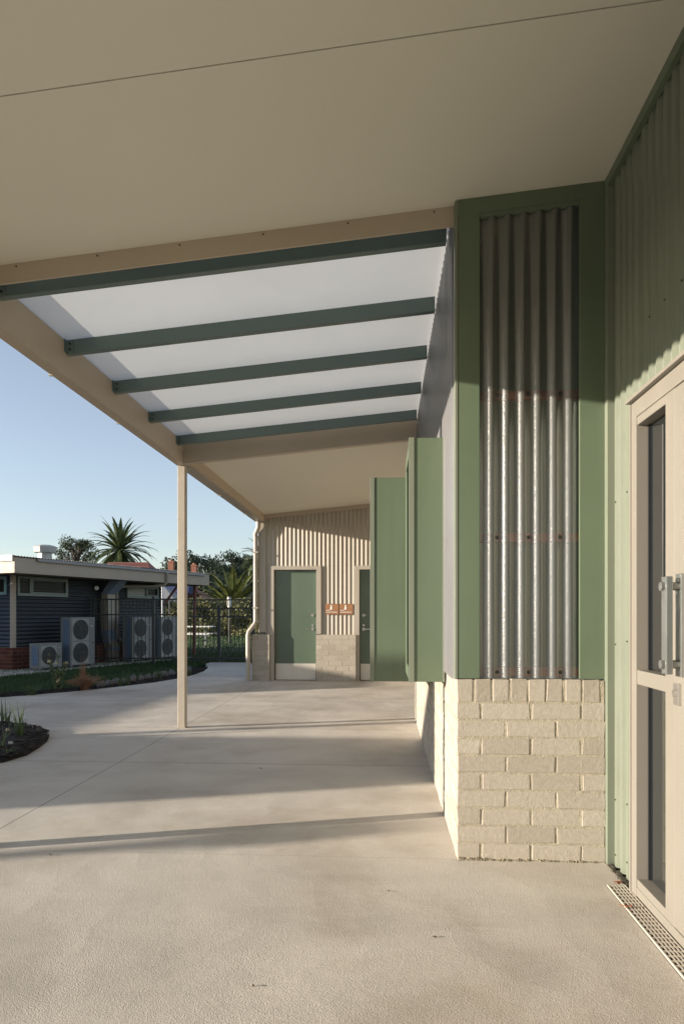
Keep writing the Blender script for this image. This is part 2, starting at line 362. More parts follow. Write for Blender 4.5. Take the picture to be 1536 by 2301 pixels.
def brick_face(mb, mo, o, u, n, width, courses, bw=.23, bh=.076, j=.010, depth=.05, z0=0.0, rowlock=True, jit=.0032, pw=None, inset=.0024):
    """individual bricks on one face of a wall: u along, n outward; mortar sheet just behind"""
    o, u, n = Vector(o), Vector(u), Vector(n); Z = Vector((0, 0, 1))
    def brick(a0, a1, z, h):
        e = lambda: R.uniform(-jit, jit)
        pr = R.uniform(-.0010, .0006)
        P = []
        for c in (0, 1):
            zz = z + h * c
            for a, d in ((a0, pr), (a1, pr), (a1, pr - depth), (a0, pr - depth)):
                P.append(o + u * (a + (e() if d == pr else 0)) + n * (d + (e() * .5 if d == pr else 0)) + Z * (zz + (e() if d == pr else 0)))
        mb.hexa(P)
    for r in range(courses):
        z = z0 + r * (bh + j)
        a = 0.0 if r % 2 else -(bw + j) / 2
        while a < width - .02:
            a0, a1 = max(a, 0), min(a + bw, width)
            if a1 - a0 > .03: brick(a0, a1, z, bh)
            a += bw + j
    top = z0 + courses * (bh + j)
    if rowlock:
        a = 0.0
        while a < width - .02:
            a1 = min(a + .076, width)
            if a1 - a > .015: brick(a, a1, top, .108)
            a += .0863
        top += .108
    if mo is not None: mo.frame(o, u, n, Z, .004, width - .004, -depth - .02, -inset, z0, top - .004)
    return top

# ------------------------------------------------------------------ setting
def roofz(x): return 3.20 + .095 * x         # underside of the roof
WX = .36                                     # side wall plane
RX = 1.07                                    # right wall plane
PY = 3.37                                    # pier front plane

m = MB(); m.add([(-900, -300, -.12), (900, -300, -.12), (900, 1500, -.12), (-900, 1500, -.12)], [(0, 1, 2, 3)])
tag(m.build('ground', SOIL), kind='structure')
edge = [(-12.0, 7.9), (-9, 8.25), (-7, 8.75), (-5.5, 9.5), (-4.9, 10.2), (-4.45, 10.9), (-4.05, 11.7), (-3.82, 12.5), (-3.75, 13.3), (-3.78, 14.2), (-3.95, 15.2), (-4.3, 16.3), (-4.3, 16.75)]
m = MB(); m.prism([(-12, -9), (5, -9), (5, 16.75)] + edge[::-1], -.13, 0.0)
tag(m.build('concrete_paving', CONC), kind='structure')
# mulch border along the lawn
inner = [(-12, 8.5), (-9, 8.85), (-7.1, 9.35), (-5.9, 10.05), (-5.2, 10.75), (-4.75, 11.4), (-4.45, 12.1), (-4.25, 12.9), (-4.2, 13.7), (-4.3, 14.4), (-4.5, 15.2)]
m = MB(); m.prism(edge[:11] + inner[::-1], -.11, -.012)
def chips(mb, pts, n, z, sz=(.012, .04)):
    xs = [p[0] for p in pts]; ys = [p[1] for p in pts]; k = 0
    def inside(x, y):
        c = False; j = len(pts) - 1
        for i in range(len(pts)):
            (xi, yi), (xj, yj) = pts[i], pts[j]
            if (yi > y) != (yj > y) and x < (xj - xi) * (y - yi) / (yj - yi) + xi: c = not c
            j = i
        return c
    while k < n:
        x, y = R.uniform(min(xs), max(xs)), R.uniform(min(ys), max(ys))
        if not inside(x, y): continue
        k += 1
        l, w = R.uniform(*sz), R.uniform(.006, .014); a = R.uniform(0, 6.3); ti = R.uniform(-.5, .5)
        ca, sa = math.cos(a), math.sin(a); zz = z + R.uniform(0, .014)
        vs = []
        for c in (0, .006):
            for p, q in ((-l, -w), (l, -w), (l, w), (-l, w)):
                vs.append((x + p * ca - q * sa, y + p * sa + q * ca, zz + p * ti * .5 + c))
        mb.hexa(vs)
bed = m.build('mulch_border', MULCH); tag(bed, kind='structure')
m = MB(); chips(m, [(-7, 8.75)] + edge[3:11] + inner[::-1][:8], 2600, -.012)
tag(m.build('bark_chips', CHIPS), 'dark bark chips scattered over the mulch strip beside the lawn', 'bark mulch', kind='stuff')
bed1 = [(-7, 4.9), (-3.9, 4.95), (-3.25, 5.12), (-3.06, 5.35), (-3.02, 5.62), (-3.08, 5.95), (-3.16, 6.25), (-3.27, 6.5), (-3.42, 6.72), (-3.65, 6.92), (-3.95, 7.04), (-7, 7.3)]
m = MB(); m.prism(bed1, .001, .012)
# a low mound of soil
def mound(mb, pts, h):
    cx = sum(p[0] for p in pts) / len(pts); cy = sum(p[1] for p in pts) / len(pts); n = len(pts); vs = []
    for s_, z in ((.995, .012), (.97, .03), (.9, h * .8), (.7, h), (.4, h * 1.05)):
        for x, y in pts: vs.append((cx + (x - cx) * s_, cy + (y - cy) * s_, z))
    fs = [(r * n + i, r * n + (i + 1) % n, (r + 1) * n + (i + 1) % n, (r + 1) * n + i) for r in range(4) for i in range(n)]
    fs.append(tuple(range(4 * n, 5 * n))); mb.add(vs, fs, True)
mound(m, bed1, .05)
tag(m.build('mulch_bed', MULCH), kind='structure')
m = MB(); chips(m, [(cx * 1 if cx > -6.5 else -4.6, cy) for cx, cy in bed1], 2200, .035)
tag(m.build('bark_chips', CHIPS), 'dark bark chips heaped in the round garden bed at the left edge', 'bark mulch', kind='stuff')
# lawn
lawn = [(-14, 8.3), (-9, 8.8)] + [(x - .02, y + .02) for x, y in inner[2:]] + [(-4.3, 16.75), (5, 16.75), (5, 60), (-60, 60), (-60, 8.3)]
m = MB(); m.prism(lawn, -.115, -.03)
tag(m.build('lawn_soil', LAWNM), kind='structure')
m = MB()
def blade(mb, x, y, z, h, w, a, lean):
    ca, sa = math.cos(a), math.sin(a)
    mb.add([(x - w * ca, y - w * sa, z), (x + w * ca, y + w * sa, z), (x - sa * lean + ca * lean * .3, y + ca * lean, z + h)], [(0, 1, 2)])
def in_lawn(x, y):
    for i in range(len(inner) - 1):
        (xa, ya), (xb, yb) = inner[i], inner[i + 1]
        if ya <= y <= yb: return x < xa + (xb - xa) * (y - ya) / (yb - ya)
    return y > 15.2 and not (x > -4.35 and y < 16.8)
k = 0
while k < 52000:
    y = 9.2 + R.random() ** 1.4 * 12; x = R.uniform(-9.6, -2.2)
    if not in_lawn(x, y): continue
    k += 1
    s_ = 1 + (y - 9) * .05
    blade(m, x, y, -.03, R.uniform(.025, .06) * s_, .006 * s_, R.uniform(0, 6.3), R.uniform(-.03, .03))
for k in range(14000):
    blade(m, R.uniform(-14, 0), R.uniform(21, 37), -.03, R.uniform(.05, .09), .02, R.uniform(0, 6.3), R.uniform(-.04, .04))
tag(m.build('lawn_grass', GRASS), 'short green lawn grass between the garden border and the buildings', 'grass', kind='stuff')
# concrete mowing strip beside the old building, and stepping slab in the lawn
U = Vector((.34, .94, 0)).normalized(); NN = Vector((U.y, -U.x, 0)); C0 = Vector((-8.0, 14.3, 0))
def LP(t, d, z=0): return C0 + U * t + NN * d + Vector((0, 0, z))
Z1 = Vector((0, 0, 1))
m = MB(); m.frame(C0, U, NN, Z1, -2.2, 5.2, 0.02, 1.0, -.1, 0.0)
m.frame(C0, -NN, U, Z1, -.9, 8, -1.5, -.02, -.1, -.002)
tag(m.build('concrete_apron', CONC), kind='structure')

# ------------------------------------------------------------------ main building
B = thing('pavilion_building', 'cream and green pavilion with brick plinth, green steel cladding and wide pale soffit', 'building', (WX, PY, 0))
# pier bricks: front face and side wall face
mb, mo = MB(), MB()
brick_face(mb, mo, (WX - .002, PY, 0), (1, 0, 0), (0, -1, 0), RX - WX - .002, 9)
bp = mb.build('brick_pier', BRICK, B, .003, 2); mo.build('mortar', MORTAR, bp)
mb, mo = MB(), MB()
brick_face(mb, mo, (WX - .002, 8.0, 0), (0, -1, 0), (-1, 0, 0), 8.0 - PY - .049, 9)
bw_ = mb.build('brick_plinth', BRICK, B, .003, 2); mo.build('mortar', MORTAR, bw_)
m = MB(); m.box(WX + .08, 1.6, PY + .085, 7.98, 0, .86); m.build('plinth_core', MORTAR, B)
# rough mortar spill at pier foot
m = MB()
for i in range(90):
    a = R.random() ** 1.6 * .7; l = R.uniform(.006, .022); x = WX + a; h = R.uniform(.003, .009) * (1.5 - a)
    m.hexa([(x, PY - R.uniform(.006, .02), 0), (x + l, PY - R.uniform(.005, .018), 0), (x + l, PY, 0), (x, PY, 0), (x + .003, PY - .004, h), (x + l - .003, PY - .004, h * R.uniform(.5, 1)), (x + l, PY, h), (x, PY, h)])
m.box(WX, RX - .02, PY - .004, PY, 0, .003); m.build('mortar_spill', painted('damp_mortar', (.27, .235, .165), .95, .4, 60, .3, 120), bp)
# pier panel: trims
PZ = .884
fy = PY + .012                                # trim face, a little behind the bricks
m = MB(); x0, x1 = WX + .004, RX - .004
pl, pr = WX + .108, RX - .122
m.hexa([(x0, fy, PZ), (pl, fy, PZ), (pl, fy + .020, PZ), (x0, fy + .020, PZ), (x0, fy, roofz(x0)), (pl, fy, roofz(pl)), (pl, fy + .020, roofz(pl)), (x0, fy + .020, roofz(x0))])
m.build('flashing', GREEN, B, .002)
m = MB(); m.hexa([(pr, fy, PZ), (x1, fy, PZ), (x1, fy + .020, PZ), (pr, fy + .020, PZ), (pr, fy, roofz(pr)), (x1, fy, roofz(x1)), (x1, fy + .020, roofz(x1)), (pr, fy + .020, roofz(pr))])
m.build('flashing', GREEN, B, .002)
m = MB(); m.hexa([(pl + .001, fy + .003, roofz(pl) - .095), (pr - .001, fy + .003, roofz(pr) - .095), (pr - .001, fy + .05, roofz(pr) - .095), (pl + .001, fy + .05, roofz(pl) - .095),
                  (pl + .001, fy + .003, roofz(pl)), (pr - .001, fy + .003, roofz(pr)), (pr - .001, fy + .05, roofz(pr)), (pl + .001, fy + .05, roofz(pl))])
m.build('flashing', GREEN, B, .002)
# head strip that runs over everything, 3 mm proud
m = MB(); m.slopebox(x0 - .002, x1, fy - .003, fy + .02, roofz, -.075, -.001); m.build('flashing', GREEN, B, .0015)
# sheet and what is behind it
m = MB(); m.sheet((pl - .004, fy + .024, 0), (1, 0, 0), (0, -1, 0), pr - pl + .008, PZ + .002, lambda a: roofz(pl + a) - .03, .0762, .019, 'sine', .9)
sh = m.build('clear_sheet', POLYV, B)
for zc in (2.28, 1.577, .915):
    m = MB(); m.box(pl - .01, pr + .01, fy + .027, fy + .065, zc - .022, zc + .022); m.build('batten', BATTEN, B, .002)
m = MB()
for zc in (2.28, 1.577, .915):
    for i in range(3):
        x = pl + .0762 * (1.28 + 2 * i) - .012
        m = MB(); m.disc((x, fy + .022, zc), (0, -1, 0), .010, .0045, 12); m.disc((x, fy + .0175, zc), (0, -1, 0), .0055, .006, 6); m.build('screw', SCREW, sh)
m = MB(); m.box(pl - .05, pr + .05, fy + .16, fy + .18, PZ, 3.27); m.build('backing_panel', painted('green_backing', (.235, .25, .175), .7, .08, 3), B)
for i in range(3):
    m = MB(); xx = pl + .06 + i * .17; m.box(xx, xx + .035, fy + .066, fy + .158, PZ, 3.27); m.build('stud', painted('pale_stud', (.46, .42, .33), .8, .1, 6), B)
# corner flashing at pier/right wall and pier/left corner
m = MB(); m.hexa([(RX - .0035, PY - .028, .002), (RX + .034, PY - .028, .002), (RX + .06, PY + .05, .002), (RX - .0035, PY + .05, .002),
                  (RX - .0035, PY - .028, roofz(RX)), (RX + .034, PY - .028, roofz(RX)), (RX + .06, PY + .05, roofz(RX)), (RX - .0035, PY + .05, roofz(RX))])
m.build('corner_flashing', GREENW, B, .002)
m = MB(); m.box(WX - .012, WX + .003, PY + .010, PY + .075, PZ - .004, roofz(WX) - .005); m.build('corner_flashing', GREENW, B, .002)
# side wall sheeting above the plinth
m = MB(); m.sheet((WX - .004, 7.98, 0), (0, -1, 0), (-1, 0, 0), 7.98 - PY - .075, PZ - .01, roofz(WX) - .01, .0762, .018, 'sine', .4)
m.build('grey_sheeting', POLYS, B)
m = MB(); m.box(WX + .03, WX + .05, PY + .25, 7.98, PZ, 3.27); m.build('backing_panel', painted('grey_sarking', (.42, .41, .42), .7, .08, 3), B)
for zc in (.93, 1.6, 2.28, 2.95):
    m = MB(); m.box(WX, WX + .028, PY + .25, 7.9, zc - .022, zc + .022); m.build('batten', BATTEN, B)
# window boxes
def window_box(X0, y0, y1, z0, z1, label):
    t = .016
    m = MB()
    m.box(X0, WX - .02, y0, y0 + t, z0, z1)                       # near side sheet
    m.box(X0, WX - .02, y1 - t, y1, z0, z1)
    m.box(X0, WX - .02, y0 + t, y1 - t, z1 - t, z1)
    m.box(X0, WX - .02, y0 + t, y1 - t, z0, z0 + t)
    # outer face: a border round the opening
    bw = .07
    m.box(X0, X0 + .012, y0 + t, y0 + bw, z0 + t, z1 - t); m.box(X0, X0 + .012, y1 - bw, y1 - t, z0 + t, z1 - t)
    m.box(X0, X0 + .012, y0 + bw, y1 - bw, z1 - bw, z1 - t); m.box(X0, X0 + .012, y0 + bw, y1 - bw, z0 + t, z0 + bw)
    o = m.build('window_box', GREEN, B, .003); o['label'] = label
    m = MB(); m.box(X0 - .004, X0 + .028, y0 - .006, y0 - .0005, z0 - .002, z1 + .002); m.build('edge_strip', GREENW, o, .001)
    m = MB(); m.box(X0 + .06, X0 + .07, y0 + bw * .6, y1 - bw * .6, z0 + .03, z1 - .03); m.build('pane', GLASS, o)
    m = MB(); m.box(WX - .024, WX - .012, y0 - .012, y0 - .001, z0, z1); m.build('edge_strip', GREENW, o, .001)
    return o
window_box(.146, 3.95, 4.62, .81, 2.215, 'nearer green steel window box')
window_box(-.098, 5.08, 5.80, .70, 2.215, 'deeper green steel window box behind the first')
# right wall cladding
TRAP = [(0.0, 0.0), (.46, 0.0), (.56, 1.0), (.90, 1.0)]
m = MB()
m.sheet((RX + .030, PY - .03, 0), (0, -1, 0), (-1, 0, 0), PY - .03 - 3.005, .012, roofz(RX) - .03, .0762, .013, TRAP)
m.sheet((RX + .030, 3.005, 0), (0, -1, 0), (-1, 0, 0), 6.5, 2.13, roofz(RX) - .03, .0762, .013, TRAP)
m.sheet((RX + .030, 1.2, 0), (0, -1, 0), (-1, 0, 0), 4.7, .012, 2.129, .0762, .017, TRAP)
gc = m.build('green_cladding', GREENW, B)
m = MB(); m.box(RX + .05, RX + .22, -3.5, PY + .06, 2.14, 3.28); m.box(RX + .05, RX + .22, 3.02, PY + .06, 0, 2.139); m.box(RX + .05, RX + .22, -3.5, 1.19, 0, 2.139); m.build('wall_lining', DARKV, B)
m = MB()
for j in range(9):
    if j % 2 == 0: m = MB(); m.disc((RX + .0175, 3.005 - .0762 * (1.74 + j * 1), 2.42), (-1, 0, 0), .0045, .004, 8); m.build('screw', SCREW, gc)
for z in (.32, 1.05, 1.72, .06):
    for q in (.74, 2.74): m = MB(); m.disc((RX + .0175, PY - .03 - .0762 * q, z + q * .01), (-1, 0, 0), .0042, .004, 8); m.build('screw', SCREW, gc)
m = MB(); m.box(RX - .004, RX + .022, -3.5, PY - .0285, roofz(RX) - .05, roofz(RX) - .003); m.build('flashing', GREEN, B, .002)
# rough dirt line at cladding foot
m = MB()
for i in range(26):
    y = R.uniform(3.06, 3.33); m.frame((RX + R.uniform(-.012, .012), y, 0), (1, 0, 0), (0, 1, 0), Z1, 0, R.uniform(.008, .02), 0, R.uniform(.01, .03), 0, R.uniform(.004, .014))
m.box(RX - .006, RX + .012, 3.06, 3.335, .0, .0035); m.build('dirt', painted('dark_dirt', (.05, .045, .03), .95, .4, 50), gc)
# glazed entrance: frame, sidelight, door leaf
DX = RX - .012
fr = MB()
fr.box(DX, DX + .15, 2.945, 3.0, .0, 2.10); fr.box(DX, DX + .15, 1.21, 2.945, 2.03, 2.10); fr.box(DX, DX + .15, 1.21, 1.26, 0, 2.03)
fr.box(DX + .002, DX + .15, 1.26, 2.945, .012, .05)
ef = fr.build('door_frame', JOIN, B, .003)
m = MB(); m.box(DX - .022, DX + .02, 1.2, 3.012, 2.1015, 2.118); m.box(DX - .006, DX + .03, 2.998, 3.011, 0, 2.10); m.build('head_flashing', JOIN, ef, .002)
sl = MB()
G0, G1 = 2.655, 2.945
sl.box(DX + .004, DX + .085, 2.572, G0, .05, 2.03)                         # stile
sl.box(DX + .004, DX + .085, G0, G1 - .001, .905, .965); sl.box(DX + .004, DX + .085, G0, G1 - .001, 1.995, 2.03); sl.box(DX + .004, DX + .085, G0, G1 - .001, .05, .085)
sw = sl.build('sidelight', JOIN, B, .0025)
for za, zb in ((.09, .90), (.97, 1.99)):
    m = MB(); m.box(DX + .056, DX + .064, G0 - .005, G1 + .004, za, zb); m.build('pane', GLASS, sw)
    m = MB(); m.box(DX + .048, DX + .0555, G1 - .014, G1 - .002, za - .004, zb + .004); m.build('gasket', BLACK, sw)
dl = MB()
D0, D1 = 1.62, 2.566
dl.box(DX + .001, DX + .05, D1 - .125, D1, .055, 2.026); dl.box(DX + .001, DX + .05, D0, D0 + .12, .055, 2.026)
dl.box(DX + .0012, DX + .05, D0 + .12, D1 - .125, .055, .30); dl.box(DX + .0012, DX + .05, D0 + .12, D1 - .125, 1.90, 2.026); dl.box(DX + .0012, DX + .05, D0 + .12, D1 - .125, .90, .97)
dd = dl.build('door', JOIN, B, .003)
m = MB(); m.box(DX + .02, DX + .03, D0 + .1, D1 - .1, .28, 1.92); m.build('pane', GLASS, dd)
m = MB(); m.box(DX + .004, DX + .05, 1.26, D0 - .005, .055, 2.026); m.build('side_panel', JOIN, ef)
hy = 2.515
h = MB(); h.box(DX - .058, DX - .033, hy - .022, hy + .022, .985, 1.335); h.build('handle', HANDLE, dd, .004)
h = MB()
for z in (1.02, 1.30): h.tube([(DX + .001, hy, z), (DX - .07, hy, z)], .0155, 14)
h.box(DX - .006, DX + .001, hy - .027, hy + .027, .975, 1.345)
h.build('handle_mount', HANDLE, dd, .002)
h = MB(); h.box(DX - .010, DX + .001, 2.508, 2.552, .872, .950); h.tube([(DX - .010, 2.53, .915), (DX - .018, 2.53, .915)], .013, 14); h.build('lock', STEEL, dd, .002)
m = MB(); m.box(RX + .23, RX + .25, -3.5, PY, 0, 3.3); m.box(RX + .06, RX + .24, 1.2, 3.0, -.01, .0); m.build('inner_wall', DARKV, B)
# roof and soffit over the camera
SE = 3.43
XL = -2.09
def roof_piece(y0, y1, par, x1=RX + .3, xl=XL):
    m = MB(); m.slopebox(xl, x1, y0, y1, roofz, 0.0, .012); s1 = m.build('soffit', SOFFIT, par)
    m = MB(); m.slopebox(xl, x1, y0, y1, roofz, .20, .24); m.build('roof', ROOFG, par)
    return s1
sj = 2.385
roof_piece(sj + .003, SE, B); roof_piece(-.6, sj - .003, B); roof_piece(-4.2, -.606, B)
m = MB(); m.slopebox(XL, RX + .3, sj - .02, sj + .02, roofz, .006, .02); m.build('joint_strip', DARKV, B)
m = MB(); m.slopebox(XL + .002, WX + .004, SE + .001, SE + .014, roofz, -.098, .1)
fs_ = m.build('fascia', BEAM, B, .002)
m = MB()
for i in range(6):
    x = -1.9 + i * .43; m = MB(); m.disc((x, SE + .001, roofz(x) - .016), (0, -1, 0), .0045, .003, 8); m.build('screw', SCREW, fs_)
m = MB(); m.slopebox(WX + .0, RX + .3, PY + .08, 8.0, roofz, .002, .24); m.build('roof', ROOFG, B)

# ------------------------------------------------------------------ translucent canopy
CN = thing('canopy', 'translucent white canopy on cream posts with five dark green purlins', 'canopy', (XL, 7.1, 0))
BB = 2.77
for (y0, y1) in ((-4.2, 7.09),):
    m = MB(); m.box(-2.17, XL, y0, SE, BB, 3.02); m.box(-2.17, XL, SE + .0, y1, BB, 3.0015); m.build('edge_beam', BEAM, CN)
FY = 12.25
m = MB(); m.box(-2.31, -2.175, -4.2, FY + .1, 2.865, 2.868); m.box(-2.31, -2.307, -4.2, FY + .1, 2.868, 3.085); m.box(-2.315, -2.30, -4.2, FY + .1, 3.085, 3.095); m.box(-2.178, -2.175, -4.2, FY + .1, 2.868, 3.0)
gt = m.build('gutter', CREAM, CN, .001)
m = MB()
for y in (.2, 2.0, 3.2, 4.6, 5.8, 7.6, 9.4, 11.2): m = MB(); m.box(-2.318, -2.172, y, y + .022, 2.855, 2.8645); m.build('gutter_bracket', CREAM, gt)
def purz(x): return 2.915 + .092 * (x + 2.09)
for i, y in enumerate((3.575, 4.385, 5.175, 5.985, 6.80)):
    m = MB()
    m.slopebox(XL + .001, WX - .035, y, y + .004, purz, 0, .092); m.slopebox(XL + .001, WX - .035, y + .004, y + .045, purz, 0, .004); m.slopebox(XL + .001, WX - .035, y + .004, y + .045, purz, .088, .092)
    pu = m.build('purlin', TEAL, CN, .001)
    m = MB(); m.box(XL + .001, XL + .006, y - .03, y - .001, purz(XL) + .005, purz(XL) + .09); m.box(XL + .006, XL + .05, y - .006, y - .001, purz(XL) + .005, purz(XL) + .09); m.build('cleat', TEAL, pu)
    for zz in (.028, .066): m = MB(); m.disc((XL + .03, y - .006, purz(XL) + zz), (0, -1, 0), .008, .007, 6); m.build('bolt', SCREW, pu)
m = MB(); n = 48; vs = []
for i in range(n + 1):
    x = -2.305 + (WX - .002 + 2.305) * i / n
    for y in (SE + .0155, 7.08): vs.append((x, y, purz(x) + .098 + .004 * math.cos(i * math.pi)))
m.add(vs, [(2 * i, 2 * i + 2, 2 * i + 3, 2 * i + 1) for i in range(n)], True)
m.build('translucent_roof', ROOFP, CN)
# cross beam at the far end of the bay
m = MB(); m.slopebox(XL + .001, WX - .03, 7.02, 7.032, purz, -.142, .05); m.slopebox(XL + .001, WX - .03, 7.032, 7.10, purz, -.142, -.13); m.build('cross_beam', BEAM, CN, .002)
pw = .082
for y in (7.12, 3.38):
    m = MB(); m.box(-2.17, -2.17 + pw, y - pw / 2, y + pw / 2, 0, BB - .001); m.box(-2.145, -2.112, y - .006 - pw / 2, y - .0005 - pw / 2, BB - .1, BB - .001) if False else None
    po = m.build('post', POSTM, CN, .006, 3)
    m = MB(); m.box(-2.172, -2.168 + pw, y - .002 - pw / 2, y + pw / 2 + .002, .0, .012); m.build('base_plate', POSTM, po, .002)

# ------------------------------------------------------------------ far block
FY = 12.25
T = thing('toilet_block', 'far cream block with ribbed steel wall, brick dado and two green doors', 'building', (-1.0, FY, 0))
def fx(px): return kx(px) * FY
roof_piece(7.105, FY + .3, T, 3.2, -2.17)
m = MB(); m.box(-2.176, -2.145, 7.17, FY + .1, 2.872, 3.0); m.build('fascia', BEAM, T, .002)
dh = 2.0
d1a, d1b = fx(616), fx(711); d2a = fx(807); d2b = d2a + (d1b - d1a)
xw0 = fx(597)
RIB = [(0.0, 0.0), (.42, 0.0), (.52, 1.0), (.90, 1.0)]
fw = .085
m = MB()
def far_sheet(xa, xb, z0, z1): m.sheet((xa, FY, 0), (1, 0, 0), (0, -1, 0), xb - xa, z0, z1, .0762, .012, 'sine', (xa / .0762) * 6.28318)
zt = lambda a: 3.0
def ztop(x0_): return lambda a: roofz(x0_ + a) - .035
far_sheet(xw0, 2.9, dh + .07, ztop(xw0))
far_sheet(xw0, d1a - fw, .832, dh + .069)
far_sheet(d1b + fw, d2a - fw, .832, dh + .069)
far_sheet(d2b + fw, 2.9, .832, dh + .069)
m.build('ribbed_cladding', CREAM, T)
m = MB(); m.box(fx(580), 3.0, FY + .05, FY + .3, dh, 3.2); m.box(fx(580), d1a - .02, FY + .05, FY + .3, 0, dh); m.box(d1b + .02, d2a - .02, FY + .05, FY + .3, 0, dh); m.box(d2b + .02, 3.0, FY + .05, FY + .3, 0, dh); m.box(d1a-.02, d2b+.02, FY + .2, FY + .3, 0, dh); m.build('wall_lining', DARKV, T)
m = MB(); m.box(fx(581), xw0 + .006, FY - .03, FY + .10, .87, roofz(-2.2) + .004); m.build('corner_flashing', CREAM, T, .003)
m = MB(); m.slopebox(-2.14, 2.9, FY - .034, FY - .022, roofz, -.075, -.002); m.build('head_flashing', BEAM, T, .002)
for xa, xb in ((fx(568), d1a - .075), (d1b + .0, d2a - .06), (d2b + .06, 2.9)):
    mb, mo = MB(), MB()
    brick_face(mb, mo, (xa, FY - .075, 0), (1, 0, 0), (0, -1, 0), xb - xa, 9, depth=.1, rowlock=False, bh=.083)
    if xa < -2: brick_face(mb, None, (xa, FY + .20, 0), (0, -1, 0), (-1, 0, 0), .272, 9, rowlock=False, bh=.083)
    o = mb.build('brick_dado', BRICK, T, .004); mo.build('mortar', MORTAR, o)
def far_door(xa, xb, handle_right):
    m = MB()
    m.box(xa - fw, xa, FY - .036, FY + .12, .0, dh + .07); m.box(xb, xb + fw, FY - .036, FY + .12, .845 if xb < -.9 else 0, dh + .07); m.box(xa, xb, FY - .036, FY + .12, dh, dh + .07)
    frm = m.build('door_frame', CREAM, T, .003)
    m = MB(); m.box(xa + .004, xb - .004, FY + .055, FY + .095, .008, dh - .004); d = m.build('door', DOORG, T, .002)
    m = MB(); m.box(xa + .02, xb - .02, FY + .052, FY + .0545, .012, .305); m.build('kick_plate', painted('satin_kick_plate', (.60, .55, .48), .42, .05, 5, .0, metallic=.35), d)
    hx = xb - .075 if handle_right else xa + .075; sg = -1 if handle_right else 1
    m = MB(); m.disc((hx, FY + .055, .93), (0, -1, 0), .028, .008, 18); m.tube([(hx, FY + .05, .93), (hx, FY + .005, .93), (hx + sg * .02, FY - .004, .93), (hx + sg * .13, FY - .004, .93)], .0095, 10)
    m.disc((hx, FY + .055, 1.0), (0, -1, 0), .02, .008, 18); m.build('handle', STEEL, d)
    m = MB(); m.disc((hx, FY + .055, 1.18), (0, -1, 0), .027, .012, 18); m.tube([(hx, FY + .045, 1.18), (hx, FY + .03, 1.18), (hx + sg * .05, FY + .028, 1.18)], .007, 8); m.build('lock', STEEL, d)
far_door(d1a, d1b, True); far_door(d2a, d2b, False)
# downpipe with swan necks
dp = MB()
px_ = fx(576); dp.tube([(-2.25, FY - .10, 2.865), (-2.25, FY - .10, 2.80), (-2.255, FY - .095, 2.75), (px_ - .005, FY - .08, 2.64), (px_, FY - .075, 2.58), (px_, FY - .075, 1.08), (px_ - .01, FY - .08, 1.03), (fx(563) - .01, FY - .13, .88), (fx(563) - .02, FY - .135, .82), (fx(563) - .02, FY - .135, .02)], .042, 16)
dpo = dp.build('downpipe', CREAM, T)
m = MB()
for z in (2.3, 1.3): m = MB(); m.box(px_ - .05, px_ + .05, FY - .12, FY - .03, z, z + .025); m.build('pipe_strap', CREAM, dpo)
# alcove wall beyond the pavilion's end
m = MB(); m.box(2.9, 3.0, 8.0, FY + .3, 0, 3.5); m.build('end_wall', CREAM, T)
# signs
def sign(pa, pb, label):
    xa, xb = fx(pa), fx(pb); z0, z1 = 1.195, 1.385; y = FY - .026
    s = thing('toilet_sign', label, 'sign', ((xa + xb) / 2, y, z0), 'toilet signs between the green doors')
    m = MB(); m.box(xa, xb, y - .006, y, z0, z1); m.build('sign_face', SIGNM, s, .001)
    w = xb - xa; cx = xa + w * .44
    m = MB(); m.disc((cx, y - .0062, z1 - .036), (0, -1, 0), .015, .002, 14)
    m.hexa([(cx - .020, y - .0062, z1 - .105), (cx + .016, y - .0062, z1 - .105), (cx + .016, y - .0082, z1 - .105), (cx - .020, y - .0082, z1 - .105), (cx - .012, y - .0062, z1 - .052), (cx + .018, y - .0062, z1 - .052), (cx + .018, y - .0082, z1 - .052), (cx - .012, y - .0082, z1 - .052)])
    m.build('pictogram', WHITE, s)
    m = MB()
    x = xa + w * .06
    for k in range(5): m.box(x, x + .010, y - .0082, y - .0062, z0 + .068, z0 + .080); x += .0145
    m.build('lettering', WHITE, s); m = MB()
    x = xa + w * .06
    while x < xb - .03: m.box(x, x + .010, y - .0082, y - .0062, z0 + .034, z0 + .047); x += .0145
    m.build('lettering', WHITE, s)
sign(731, 760.5, 'ochre toilet sign with white figure, the one beside the wide green door')
sign(762.5, 793, 'ochre toilet sign with white figure, next to the half hidden door frame')

